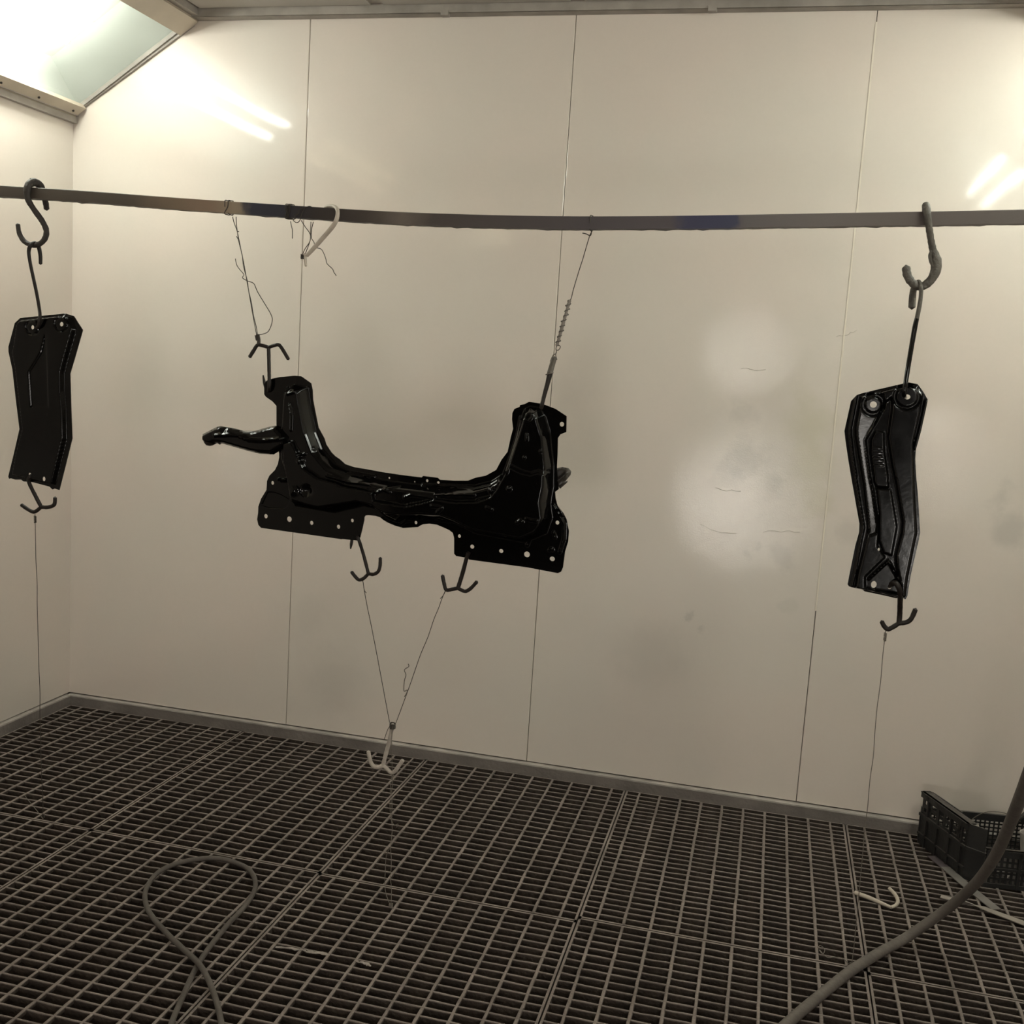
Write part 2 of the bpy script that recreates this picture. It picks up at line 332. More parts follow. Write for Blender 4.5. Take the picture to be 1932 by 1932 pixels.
# slanted lamp runs: four units a side; s runs up the slope, d goes behind the glass
SL = Vector((X2 - .02, 0, HT - H1)).normalized(); NB = Vector((-SL.z, 0, SL.x))
LEN = math.hypot(X2 - .02, HT - H1)
def lamp(side, idx, lit):
    y1 = -.012 - idx * 1.52; y0 = y1 - 1.5
    def pt(s, y, d):
        v = Vector((.01, 0, H1)) + SL * s + NB * d; x = v.x if side == 0 else W4 - v.x; return (x, y, v.z)
    nm = ('left', 'right')[side]; where = ('nearest the back wall', 'second from the back wall', 'third from the back wall', 'fourth from the back wall')[idx]
    T = thing('slanted_ceiling_light', 'slanted glazed strip light above the %s wall, %s' % (nm, where), 'lamp', 'slanted booth lights')
    def slab(s0, s1, ya, yb, d0, d1):
        V = [pt(s, y, d) for d in (d0, d1) for s, y in ((s0, ya), (s1, ya), (s1, yb), (s0, yb))]
        return V, [(0, 3, 2, 1), (4, 5, 6, 7), (0, 1, 5, 4), (1, 2, 6, 5), (2, 3, 7, 6), (3, 0, 4, 7)]
    # lower rail with its bolts, upper rail, end rails
    g = G(); g.add(*slab(-.012, .052, y0, y1, -.022, -.004)); lo = g.make('lower_rail', M_FRAME, T, smooth=False)
    for k in range(6):
        c = Vector(pt(.022, y1 - .045 - k * .20, -.022)); gg = G(); gg.tube([c, c + Vector(pt(0, 0, -.004)) - Vector(pt(0, 0, 0))], .0045, seg=8, smooth=False); gg.make('bolt', M_HOOKB, lo)
    g = G(); g.add(*slab(LEN - .058, LEN + .03, y0, y1, -.022, -.004)); up = g.make('upper_rail', M_FRAME, T, smooth=False); G().add(*slab(LEN - .0, LEN + .05, y0, y1, -.004, .05)).make('rail_flange', M_FRAME, up, smooth=False)
    for ya, yb in ((y0, y0 + .012), (y1 - .007, y1)): g = G(); g.add(*slab(.03, LEN - .04, ya, yb, -.009, .02)); g.make('end_rail', M_CTRIM, T, smooth=False)
    g = G(); g.quad(pt(.03, y0, 0), pt(LEN - .03, y0, 0), pt(LEN - .03, y1, 0), pt(.03, y1, 0)); g.make('glass_pane', M_GLASS, T, smooth=False)
    # pan with sloped sides
    o = [(.03, y1 - .004), (LEN - .03, y1 - .004), (LEN - .03, y0 + .004), (.03, y0 + .004)]; i_ = [(.10, y1 - .15), (LEN - .10, y1 - .15), (LEN - .10, y0 + .15), (.10, y0 + .15)]
    V = [pt(s, y, .004) for s, y in o] + [pt(s, y, .13) for s, y in i_]
    G().add(V, [(k, (k + 1) % 4, (k + 1) % 4 + 4, k + 4) for k in range(4)]).make('reflector_pan', M_PAN, T, smooth=False); G().add(V[4:], [(0, 1, 2, 3)]).make('back_plate', M_PAN2, T, smooth=False)
    if lit:
        for s in (.235, .345):
            ya, yb = y1 - .26, y1 - 1.34
            G().tube([pt(s, ya, .075), pt(s, yb, .075)], .017, seg=12, smooth=False).make('lamp_tube', M_TUBE if lit == 1 else M_TUBED, T)
    return T
for idx, lit in enumerate((1, 2, 0, 2)): lamp(0, idx, lit)
for idx, lit in enumerate((1, 1, 0, 2)): lamp(1, idx, lit)
# angle strips where the lamp runs meet walls and ceiling
struct(G().box((.0, YF, H1 - .045), (.022, -.004, H1 - .022)).make('trim_2', M_CTRIM, smooth=False)); struct(G().box((.0, YF, H1 - .018), (.028, -.004, H1 + .004)).make('trim_7', M_CTRIM, smooth=False))
struct(G().box((W4 - .022, YF, H1 - .045), (W4, -.004, H1 - .022)).make('trim_3', M_CTRIM, smooth=False)); struct(G().box((W4 - .028, YF, H1 - .018), (W4, -.004, H1 + .004)).make('trim_8', M_CTRIM, smooth=False))
for nm, sgn in (('trim_4', 0), ('trim_5', 1)):
    g = G(); fx = (lambda x: x) if sgn == 0 else (lambda x: W4 - x)
    a = (fx(.005), -.006, H1 - .002); b_ = (fx(X2), -.006, HT - .004); g.beam(a, b_, .010, .022, up=(0, 0, 1)); struct(g.make(nm, M_CTRIM, smooth=False))
struct(G().box((X2, YF, HC - .03), (X2 + .05, -.053, HC)).make('trim_6', M_CTRIM, smooth=False)); struct(G().box((W4 - X2 - .05, YF, HC - .03), (W4 - X2, -.053, HC)).make('trim_9', M_CTRIM, smooth=False))

# ------------------------------------------------------------------ floor: pit, gratings
fl = struct(G().box((0, YF, -.34), (W4, 0, -.30)).make('floor', M_PIT, smooth=False))
G().box((0, YF, -.05), (W4, -3.05, 0)).make('floor_plate', M_TRIMF, fl, smooth=False)
def bar_mesh(name, length, w_, h_, along, seed, lump):
    """a crusted flat bar from 0 to length with an uneven top edge"""
    r = random.Random(seed); n = max(6, int(length / .036)); V = []; Fc = []
    for i in range(n + 1):
        t_ = length * i / n; a = w_ / 2 * (1 + r.uniform(-lump, lump)); b2 = w_ / 2 * (1 + r.uniform(-lump, lump)); dz = r.uniform(-.0012, .0008); o_ = r.uniform(-.0005, .0005)
        for s_, z in ((-w_ * .25, -h_), (-a + o_, -.0045), (-a * .66 + o_, dz), (b2 * .66 + o_, dz), (b2 + o_, -.0045), (w_ * .25, -h_)):
            V.append((t_, s_, z) if along == 'x' else (s_, t_, z))
    for i in range(n):
        for k in range(5):
            q = (i * 6 + k, i * 6 + k + 1, i * 6 + k + 7, i * 6 + k + 6); Fc.append(q if along == 'x' else q[::-1])
    me = bpy.data.meshes.new(name); me.from_pydata(V, [], Fc); me.update(); me.materials.append(M_GRATE); me.polygons.foreach_set('use_smooth', [True] * len(Fc)); return me
GW, GX0, CP_, BP_ = .7834, .8224, .0755, .0350
CROSS = {}; BEAR = {}
def grating(x0, x1, y0, y1, bp=.0350):
    T = bpy.data.objects.new('floor_grating', None); COL.objects.link(T); T.parent = fl; T.location = (x0, y1, 0)
    wd, dp = x1 - x0, y1 - y0; kd = (round(wd, 2), round(dp, 2))
    if kd not in BEAR:
        BEAR[kd] = [bar_mesh('bearing_bar', wd - .012, .0064, .030, 'x', s + 3, .2) for s in range(6)]; CROSS[kd] = [bar_mesh('cross_bar', dp - .012, .0105, .012, 'y', s + 30, .2) for s in range(5)]
    def put(name, me, loc):
        o = bpy.data.objects.new(name, me); COL.objects.link(o); o.parent = T; o.location = loc
    n = int(round((dp - .012) / bp)); pitch = (dp - .012) / n
    for i in range(1, n): put('bearing_bar', random.choice(BEAR[kd]), (.006, -.006 - i * pitch, random.uniform(-.001, 0)))
    m_ = int((wd - .06) / CP_); off = (wd - m_ * CP_) / 2
    for i in range(m_ + 1): put('cross_bar', random.choice(CROSS[kd]), (off + i * CP_, -dp + .006, 0.0004))
    g = G()
    for a, b_ in (((0.002, -dp + .002), (.0085, -.002)), ((wd - .0085, -dp + .002), (wd - .002, -.002)), ((.002, -.0085), (wd - .002, -.002)), ((.002, -dp + .002), (wd - .002, -dp + .0085))): g.box((a[0], a[1], -.031), (b_[0], b_[1], -.001))
    g.make('edge_band', M_GRATE, T, smooth=False)
rows = [(-.018, -1.012), (-1.012, -2.010), (-2.010, -3.02)]
for r_, (ya, yb) in enumerate(rows):
    for c_ in range(5):
        x0 = .017 if c_ == 0 else GX0 + (c_ - 1) * GW; x1 = min(GX0 + c_ * GW, W4 - .017)
        if c_ == 4: x0 = GX0 + 3 * GW; x1 = W4 - .017
        j = [0, -.002, -.012, .012, -.003][c_] if r_ == 0 else 0; j2 = [0, -.002, -.012, .012, -.003][c_] if r_ == 1 else 0
        grating(x0, x1, yb + j, ya + j2, (.0392 if c_ < 3 else .0338) if r_ == 0 else .0352)
# joists under the joints
g = G()
for ya, yb in rows: g.box((.0, yb - .025, -.075), (W4, yb + .025, -.034))
g.make('support_joist', M_PIT, fl, smooth=False)

# ------------------------------------------------------------------ pressed sheet parts
def crop(ox, oy, sc): return lambda pts: [(ox + x / sc, oy + y / sc) for x, y in pts]
A = crop(370, 680, 5.3667); B = crop(720, 740, 5.0842); Cc = crop(600, 960, 5.6824); E5 = crop(480, 850, 9.66)
Gc = crop(1580, 700, 9.66); Hc = crop(1580, 900, 5.855); K = crop(0, 590, 10.733); Ee = crop(0, 320, 2.76)
def m2(pts): return np.array([[P(x, y)[0], P(x, y)[2]] for x, y in pts])
def seg_dist(Q, poly, closed=True):
    d = np.full(len(Q), 9.0); n = len(poly)
    for i in range(n if closed else n - 1):
        a = poly[i]; b_ = poly[(i + 1) % n]; ab = b_ - a; t_ = np.clip(((Q - a) @ ab) / max(ab @ ab, 1e-12), 0, 1)
        d = np.minimum(d, np.linalg.norm(Q - (a + t_[:, None] * ab), axis=1))
    return d
def inside(Q, poly):
    r = np.zeros(len(Q), bool); n = len(poly); x, y = Q[:, 0], Q[:, 1]
    for i in range(n):
        x1, y1 = poly[i]; x2, y2 = poly[(i + 1) % n]
        if y1 == y2: continue
        c = ((y1 > y) != (y2 > y)) & (x < (x2 - x1) * (y - y1) / (y2 - y1) + x1); r ^= c
    return r
def sm(t_): t_ = np.clip(t_, 0, 1); return t_ * t_ * (3 - 2 * t_)
def ramp(t_, r=.22):
    t_ = np.clip(t_, 0, 1)
    return np.where(t_ < r, t_ * t_ / (2 * r), np.where(t_ > 1 - r, (1 - r) - (1 - t_) ** 2 / (2 * r), t_ - r / 2)) / (1 - r)
def resample(poly, step):
    out = []
    for i in range(len(poly)):
        a = poly[i]; b_ = poly[(i + 1) % len(poly)]; k = max(1, int(np.linalg.norm(b_ - a) / step))
        for j in range(k): out.append(a + (b_ - a) * j / k)
    return np.array(out)
def chaikin(p):
    q = []
    for i in range(len(p)):
        a = p[i]; b_ = p[(i + 1) % len(p)]; q += [a * .75 + b_ * .25, a * .25 + b_ * .75]
    return np.array(q)
def pressed(name, outline, holes, front, back, m, parent, step=.0035, thick=.003, rounder=False, dy0=0.0, tilt=(0, 0)):
    """sheet steel pressing: outline and holes in the hanging plane, relief functions front (towards the room) and back"""
    O = m2(outline)
    if rounder: O = chaikin(O)
    Or = resample(O, step)
    loops = [Or]; HL = []
    for (hx, hy), rx, ry in holes:
        c = m2([(hx, hy)])[0]; k = 14; hp = np.array([c + np.array([rx * math.cos(2 * math.pi * i / k), ry * math.sin(2 * math.pi * i / k)]) for i in range(k)]); loops.append(hp); HL.append(hp)
    lo = O.min(0); hi = O.max(0); gx, gz = np.meshgrid(np.arange(lo[0], hi[0], step), np.arange(lo[1], hi[1], step)); gx[::2] += step / 2
    Q = np.stack([gx.ravel(), gz.ravel()], 1); Q = Q[inside(Q, O)]; Q = Q[seg_dist(Q, Or) > step * .55]
    for hp in HL: Q = Q[~inside(Q, hp)]; Q = Q[seg_dist(Q, hp) > step * .4]
    V = []; Ed = []
    for lp in loops:
        n0 = len(V); V += [tuple(p_) for p_ in lp]; Ed += [(n0 + i, n0 + (i + 1) % len(lp)) for i in range(len(lp))]
    V += [tuple(p_) for p_ in Q]
    vo, eo, fo, *_ = delaunay_2d_cdt([Vector(p_) for p_ in V], Ed, [], 0, 1e-6)
    vo = np.array([[p_[0], p_[1]] for p_ in vo]); fo = np.array([f for f in fo if len(f) == 3]); ce = vo[fo].mean(1)
    ok = inside(ce, Or)
    for hp in HL: ok &= ~inside(ce, hp)
    fo = fo[ok]
    a = vo[fo]; ar = (a[:, 1, 0] - a[:, 0, 0]) * (a[:, 2, 1] - a[:, 0, 1]) - (a[:, 1, 1] - a[:, 0, 1]) * (a[:, 2, 0] - a[:, 0, 0]); fo[ar < 0] = fo[ar < 0][:, ::-1]
    hf = relief(vo, front); hb = -hf if back is None else relief(vo, back)      # None: the back follows the front like real sheet
    n = len(vo); cx = vo.mean(0)
    lean = (vo[:, 0] - cx[0]) * tilt[0] + (vo[:, 1] - cx[1]) * tilt[1]
    fy = YB + dy0 - thick / 2 - hf + lean; by = YB + dy0 + thick / 2 + hb + lean
    VV = [(vo[i, 0], fy[i], vo[i, 1]) for i in range(n)] + [(vo[i, 0], by[i], vo[i, 1]) for i in range(n)]
    ff = [tuple(f) for f in fo] + [(f[2] + n, f[1] + n, f[0] + n) for f in fo]
    cnt = {}
    for f in fo:
        for i in range(3):
            e = (f[i], f[(i + 1) % 3]); cnt[e] = 1
    for (p_, q_) in list(cnt):
        if (q_, p_) not in cnt: ff.append((q_, p_, p_ + n, q_ + n))
    return sharp(link(name, VV, ff, m, parent), 75)
def relief(Q, spec):
    h = np.zeros(len(Q))
    for s in spec:
        k = s[0]
        if k == 'pad': _, pts, hh, bev = s; p_ = m2(pts); i = inside(Q, p_); d = seg_dist(Q, p_); h += np.where(i, hh * ramp(d / bev), 0)
        elif k == 'plane': _, pts, c, sx_, sz_, bev = s; p_ = m2(pts); c = m2([c])[0]; i = inside(Q, p_); d = seg_dist(Q, p_); h += np.where(i, ((Q[:, 0] - c[0]) * sx_ + (Q[:, 1] - c[1]) * sz_) * sm(d / bev), 0)
        elif k == 'line': _, pts, hh, wd = s; d = seg_dist(Q, m2(pts), False); h += hh * sm(1 - d / wd)
        elif k == 'ring': _, c, r0, r1, hh = s; d = np.linalg.norm(Q - m2([c])[0], axis=1); h += hh * sm((r1 - d) / .003) * sm((d - r0) / .003)
        elif k == 'dome': _, c, r0, hh = s; d = np.linalg.norm(Q - m2([c])[0], axis=1); h += hh * sm(1 - d / r0)
    return h

# --- the crossmember
out = (A([(715, 205), (770, 185), (850, 168), (1000, 155), (1065, 160), (1165, 230), (1180, 300), (1185, 400), (1210, 530), (1240, 680), (1300, 790), (1318, 850), (1370, 930), (1410, 970), (1455, 1000), (1510, 1050), (1600, 1080), (1750, 1105)])
    + B([(0, 765), (200, 795), (385, 817), (400, 803), (538, 820), (560, 840), (700, 848), (830, 848), (900, 820), (1000, 800), (1100, 745), (1150, 650), (1210, 570), (1240, 430), (1262, 350), (1252, 260), (1255, 200), (1275, 160), (1325, 140), (1330, 122), (1370, 115), (1415, 92), (1540, 110), (1670, 160), (1775, 230), (1772, 382), (1715, 405), (1692, 440), (1688, 600), (1682, 720), (1690, 850), (1700, 930), (1665, 955), (1670, 1020), (1690, 1090), (1745, 1160), (1775, 1220), (1797, 1330), (1790, 1430), (1760, 1530), (1740, 1680), (1722, 1722), (1690, 1735), (1400, 1680), (840, 1605), (835, 1592), (715, 1570), (697, 1548), (697, 1400), (685, 1350), (650, 1322), (590, 1295), (530, 1270), (460, 1260), (400, 1266), (370, 1280), (350, 1293), (210, 1302), (130, 1280), (60, 1250)])
    + Cc([(680, 95), (620, 75), (540, 68), (510, 72), (498, 90), (497, 120), (475, 220), (452, 310), (425, 340), (255, 322), (245, 330)])
    + A([(1475, 1810), (660, 1695), (632, 1665), (620, 1610), (630, 1540), (632, 1480), (660, 1400), (715, 1310), (720, 1220), (745, 1165), (800, 1110), (830, 1050), (843, 980), (842, 942), (815, 800), (815, 640), (815, 460), (775, 415), (710, 370), (692, 345), (692, 240)]))
px = lambda f, x, y: f([(x, y)])[0]
holes = [(px(A, 776, 1240), .0046, .0055), (px(A, 708, 1577), .0058, .0065), (px(A, 945, 1607), .0076, .008), (px(A, 1171, 1645), .0054, .006), (px(A, 1443, 1684), .0054, .006), (px(A, 1583, 1621), .0045, .005),
         (px(A, 737, 305), .0052, .0052), (px(B, 75, 822), .0028, .0028), (px(B, 318, 858), .002, .002), (px(B, 438, 848), .0037, .004), (px(B, 545, 866), .0042, .0033), (px(B, 330, 1250), .0042, .0048),
         (px(B, 1730, 307), .006, .0064), (px(B, 747, 1380), .0044, .005), (px(B, 870, 1481), .0058, .0058), (px(B, 1148, 1523), .006, .0056), (px(B, 1395, 1555), .0082, .0080), (px(B, 1638, 1598), .0072, .0064), (px(B, 1687, 1250), .0052, .0055)]
bodyF = A([(905, 300), (1000, 235), (1140, 275), (1165, 450), (1220, 720), (1290, 900), (1420, 1050), (1600, 1135)]) + B([(0, 830), (160, 860), (390, 885), (600, 905), (900, 890), (1050, 850), (1160, 780), (1210, 650), (1290, 400), (1335, 250), (1370, 160), (1430, 130), (1520, 145), (1570, 220), (1625, 400), (1655, 700), (1650, 900), (1620, 1050), (1640, 1200), (1590, 1350), (1380, 1440), (900, 1350), (720, 1260), (600, 1215), (400, 1205), (240, 1220), (160, 1255), (60, 1210)]) + A([(1830, 1500), (1700, 1470), (1400, 1540), (1000, 1470), (960, 1400), (930, 1180), (870, 980), (880, 680), (895, 420)])
lowF = A([(1060, 800), (1110, 900), (1180, 1070), (1320, 1168), (1510, 1222), (1560, 1248), (1740, 1280), (1860, 1310)]) + B([(0, 1015), (280, 1062), (420, 1035), (560, 1000), (760, 1025), (960, 1022), (1080, 985), (1150, 900), (1200, 800), (1270, 690), (1380, 745), (1470, 768), (1540, 745), (1620, 775), (1630, 900), (1610, 1200), (1500, 1350), (1350, 1400), (1000, 1360), (720, 1240), (400, 1180), (100, 1150)]) + A([(1700, 1420), (1300, 1480), (1040, 1400), (1000, 1200), (960, 1000), (960, 820)])
front = [('pad', bodyF, .042, .020), ('pad', lowF, .016, .005),
         ('pad', A([(725, 1335), (800, 1338), (870, 1365), (945, 1410), (930, 1470), (885, 1503), (740, 1492), (665, 1468)]), -.008, .003),
         ('line', A([(905, 330), (895, 600), (880, 700)]), 0.0054, 0.0046), ('line', A([(1015, 440), (1035, 540), (1030, 700)]), 0.0090, 0.0046), ('line', A([(1130, 280), (1060, 320), (990, 340), (930, 280)]), 0.0072, 0.0046),
         ('line', A([(835, 1200), (930, 1200)]), 0.0072, 0.0046), ('line', A([(860, 1215), (915, 1217)]), 0.0048, 0.0046), ('line', A([(1110, 945), (1175, 935)]), 0.0072, 0.0046), ('dome', px(A, 1140, 1000), .012, .008),
         ('line', A([(1300, 1240), (1390, 1070), (1370, 1020)]), 0.0000, 0.0046), ('line', A([(1390, 1155), (1600, 1215), (1820, 1240)]), 0.0072, 0.0046), ('line', A([(1240, 880), (1320, 1000), (1400, 1080)]), 0.0054, 0.0046),
         ('line', A([(1550, 1130), (1810, 1178)]), 0.0048, 0.0046), ('line', B([(0, 945), (70, 918), (130, 945)]), 0.0090, 0.0048), ('line', B([(90, 915), (200, 885)]), 0.0054, 0.0046), ('line', B([(270, 990), (340, 965), (560, 1000)]), 0.0081, 0.0046),
         ('line', B([(395, 890), (640, 898), (910, 905), (1060, 870), (1150, 810)]), 0.0063, 0.0046), ('line', B([(560, 965), (930, 968)]), 0.0048, 0.0046), ('line', B([(960, 1020), (1085, 988)]), 0.0072, 0.0046), ('dome', px(B, 1100, 930), .012, .010),
         ('ring', px(B, 1425, 210), .013, .0185, .004), ('line', B([(1335, 240), (1300, 450), (1210, 740)]), 0.0063, 0.0046), ('line', B([(1430, 400), (1430, 450)]), 0.0072, 0.0046), ('dome', px(B, 1405, 615), .005, .007),
         ('line', B([(1250, 760), (1270, 690), (1380, 745), (1460, 768), (1540, 742), (1625, 775)]), 0.0054, 0.0046), ('dome', px(B, 1560, 555), .005, .006), ('dome', px(B, 1275, 905), .008, .010), ('line', B([(1140, 820), (1165, 870)]), 0.0072, 0.0046),
         ('line', B([(545, 1065), (600, 1070), (640, 1085), (600, 1125)]), 0.0063, 0.0046), ('line', B([(1065, 1080), (1110, 1100)]), 0.0063, 0.0046), ('line', B([(1350, 1220), (1380, 1200), (1400, 1215)]), 0.0072, 0.0046), ('line', B([(1435, 1190), (1535, 1208)]), 0.0072, 0.0046),
         ('line', B([(1520, 1320), (1435, 1380), (1410, 1440)]), 0.0072, 0.0046), ('dome', px(B, 1400, 1460), .006, .006), ('line', B([(1650, 1340), (1665, 1390)]), 0.0054, 0.0046), ('line', B([(1610, 1510), (1630, 1495), (1640, 1508)]), 0.0054, 0.0046),
         ('line', B([(1650, 1080), (1715, 1190), (1755, 1260), (1750, 1400), (1710, 1530)]), 0.0081, 0.0046), ('line', B([(1690, 1060), (1740, 1180)]), 0.0072, 0.0046),
         ('line', B([(0, 1210), (100, 1255), (180, 1268), (235, 1228), (400, 1222), (700, 1232)]), 0.0048, 0.0046), ('dome', px(A, 1210, 1300), .022, -.010), ('dome', px(A, 1080, 1300), .02, .006)]
back = [('pad', bodyF, .034, .030)]
CM = thing('black_crossmember', 'large black painted steel crossmember with two upright towers hanging by two wires in the middle', 'car part')
pressed('pressed_body', out, holes, front, back, M_BLACK, CM, step=.0025)
# side arm on the left tower
arm = A([(150, 740), (290, 668), (330, 657), (380, 668), (440, 675), (560, 706), (650, 708), (700, 700), (760, 680), (830, 662), (900, 650), (1000, 760), (990, 860), (860, 942), (720, 935), (600, 905), (350, 833), (290, 832), (255, 848), (180, 830), (150, 800)])
pressed('side_arm', arm, [], [('pad', arm, .018, .010), ('line', A([(300, 745), (450, 738), (530, 745), (640, 790), (780, 798), (1000, 780)]), .008, .006), ('dome', px(A, 390, 700), .008, -.006)], [('pad', arm, .018, .012)], M_BLACK, CM, step=.004, dy0=-.045)
g = G(); p0 = P(*px(A, 300, 775), -.045); g.tube([p0, P(*px(A, 250, 800), -.045), P(*px(A, 235, 802), -.045)], [.010, .011, .012], seg=14, smooth=False); g.tube([P(*px(A, 235, 803), -.045), P(*px(A, 225, 804), -.045), P(*px(A, 175, 806), -.045)], [.014, .009, .011], seg=14, smooth=False)
g.tube([P(*px(A, 176, 808), -.045), P(*px(A, 162, 809), -.045), P(*px(A, 140, 810), -.045), P(*px(A, 110, 810), -.045), P(*px(A, 92, 810), -.045)], [.012, .0148, .016, .0145, .009], seg=18, smooth=False)
g.make('arm_bushing', M_HOOK, CM)
stub = B([(1660, 735), (1720, 722), (1780, 735), (1806, 765), (1798, 800), (1750, 860), (1772, 855), (1765, 875), (1700, 932), (1668, 900), (1650, 800)])
pressed('side_bracket', stub, [], [('pad', stub, .012, .006), ('line', B([(1690, 850), (1780, 770)]), .010, .007)], [('pad', stub, .014, .008)], mat('bracket_grey_black', (.030, .026, .023), rough=.3), CM, step=.003, dy0=.02)['label'] = 'grey-black bracket stub'

# --- side braces
outR = Gc([(355, 440), (440, 410), (700, 345), (1190, 230), (1290, 205), (1455, 240), (1555, 380), (1632, 520), (1590, 730), (1510, 1100), (1420, 1420), (1408, 1600), (1425, 1932)]) + Hc([(880, 170), (905, 600), (890, 680), (850, 860), (800, 1080), (765, 1300), (745, 1340), (715, 1325), (640, 1330), (520, 1305), (300, 1265), (270, 1242), (230, 1240), (130, 1215), (115, 1195), (130, 1110), (200, 760), (240, 620), (245, 520), (220, 380)]) + Gc([(255, 1932), (200, 1600), (150, 1250), (135, 1100), (160, 980), (255, 550)])
mainR = Gc([(420, 450), (700, 385), (1190, 262), (1440, 270), (1545, 430), (1500, 760), (1380, 1300), (1375, 1500), (1390, 1932)]) + Hc([(845, 160), (868, 600), (770, 1080), (740, 1305), (640, 1320), (185, 1232), (215, 1060), (325, 610), (330, 520), (285, 100)]) + Gc([(440, 1932), (320, 1180), (315, 1040)])
chanR = Gc([(985, 440), (1010, 600), (1000, 740), (935, 1200), (1010, 1700), (1060, 1932)]) + Hc([(645, 0), (725, 480), (715, 600), (650, 850), (660, 990), (700, 1170), (705, 1290), (290, 1225), (290, 1090), (500, 875), (425, 760), (440, 520), (385, 150)]) + Gc([(580, 1932), (520, 1500), (495, 1250), (640, 1000), (780, 760), (850, 560)])
stripR = Gc([(440, 450), (560, 420), (850, 400), (870, 560), (780, 760), (640, 1000), (495, 1250), (520, 1500), (580, 1932)]) + Hc([(385, 150), (440, 520), (430, 620), (320, 660), (345, 590), (300, 100)]) + Gc([(445, 1932), (320, 1180), (330, 1000)])
padR1 = Gc([(600, 1240), (690, 1075), (855, 1105), (860, 1450), (930, 1932)]) + Hc([(560, 40), (575, 118), (420, 110), (395, 60)]) + Gc([(650, 1932), (590, 1500)])
padR2 = Hc([(425, 118), (588, 125), (655, 540), (598, 860), (500, 835), (450, 700), (455, 400)])
BR = thing('black_brace', 'black pressed steel brace with grey reflections on its ribs, hanging at the right end', 'car part', 'hanging side braces')
h1 = px(Gc, 650, 610); h2 = px(Gc, 1250, 470)
pressed('pressed_plate', outR, [(h1, .0082, .0080), (h2, .0075, .0060), (px(Hc, 400, 1182), .0068, .0088), (px(Hc, 573, 1202), .0048, .0066), (px(Hc, 450, 790), .0030, .0034)],
        [('pad', mainR, .018, .006), ('plane', stripR, px(Gc, 450, 1500), -.26, .0, .003), ('pad', chanR, -.013, .005), ('pad', padR1, .008, .004), ('pad', padR2, .007, .003), ('ring', h1, .0175, .030, -.010), ('ring', h2, .022, .033, -.008),
         ('line', Gc([(355, 450), (240, 1060), (240, 1160), (290, 1600), (345, 1932)]) + Hc([(205, 20), (292, 560), (270, 650), (200, 1060), (160, 1215)]), .006, .004),
         ('line', Hc([(345, 1120), (500, 970), (560, 920), (690, 1165)]), .007, .004), ('line', Gc([(1600, 560), (1500, 1000), (1400, 1400)]), .006, .006)] +
        [('line', Gc([(620, 1390 + 45 * k), (740, 1402 + 45 * k), (860, 1395 + 45 * k)]), .0016, .0022) for k in range(8)],
        None, M_BLACK2, BR, step=.0023, thick=.003, tilt=(-.17, .0))
outL = K([(420, 108), (780, 65), (1265, 10), (1425, 60), (1600, 345), (1450, 950), (1375, 1230), (1390, 1600)]) + Ee([(362, 1250), (370, 1400), (340, 1540), (312, 1668), (290, 1660), (280, 1665), (265, 1650), (180, 1625), (140, 1622), (128, 1612), (100, 1612), (80, 1605), (70, 1607), (66, 1595), (90, 1480), (115, 1350), (95, 1200), (75, 1040), (55, 950)]) + K([(210, 690), (320, 210)])
mainL = K([(440, 150), (1265, 45), (1400, 100), (1480, 350), (1330, 950), (1270, 1230), (1280, 1600)]) + Ee([(340, 1250), (345, 1400), (295, 1640), (90, 1590), (105, 1480), (135, 1350), (95, 1040), (78, 950)]) + K([(330, 690), (380, 230)])
BL = thing('black_brace', 'matt-looking solid black pressed steel brace hanging at the left end', 'car part', 'hanging side braces')
g1 = px(K, 1255, 232); g2 = px(K, 713, 300)
pressed('pressed_plate', outL, [(g1, .0062, .0066), (g2, .0056, .0062), (px(Ee, 252, 1608), .0052, .0072), (px(Ee, 184, 1582), .0050, .0042)],
        [('pad', mainL, .014, .006), ('pad', K([(960, 330), (1000, 900), (1050, 1932), (700, 1932), (640, 1200), (860, 800)]) , -.003, .005), ('ring', g1, .017, .024, -.004), ('ring', g2, .017, .024, -.004)],
        None, M_BLACK, BL, step=.0032, thick=.003, tilt=(.10, .03))

# ------------------------------------------------------------------ the hanging rail
stn = [(-60, 346, 367), (0, 350, 370), (140, 358, 381), (330, 373, 398), (560, 388, 415), (720, 399, 425), (880, 404.5, 431), (1000, 407.5, 433.5), (1120, 408.5, 435), (1300, 407, 434), (1400, 405, 432), (1560, 402, 429), (1750, 399, 425), (1932, 395.5, 421), (2300, 383, 409)]
pts = [(P(x, a, -.014).x, P(x, a, -.014).z) for x, a, b_ in stn]; pts = [(0.0, pts[0][1] + .004)] + pts + [(W4, pts[-1][1] + .005)]
xs = np.array([p_[0] for p_ in pts]); zs = np.array([p_[1] for p_ in pts]); xx = np.linspace(0, W4, 260); zt = np.interp(xx, xs, zs)
ker = np.ones(21) / 21; zt = np.convolve(np.pad(zt, 10, 'edge'), ker, 'valid')
def rail_top(x): return float(np.interp(x, xx, zt))
g = G(); RH = .031; r = random.Random(3)
for i, (x, z) in enumerate(zip(xx, zt)):
    lmp = [r.uniform(0, .0016) + (r.random() < .08) * r.uniform(.001, .003) for _ in range(2)]
    g.v += [(x, YB - .014, z - .0015), (x, YB - .0125, z), (x, YB + .0125, z), (x, YB + .014, z - .0015), (x, YB + .014, z - RH - lmp[1]), (x, YB - .014, z - RH - lmp[0]), (x, YB - .0145, z - RH + .004)]
for i in range(len(xx) - 1):
    for k in range(7):
        a = i * 7 + k; b_ = i * 7 + (k + 1) % 7; g.f.append((a, b_, b_ + 7, a + 7))
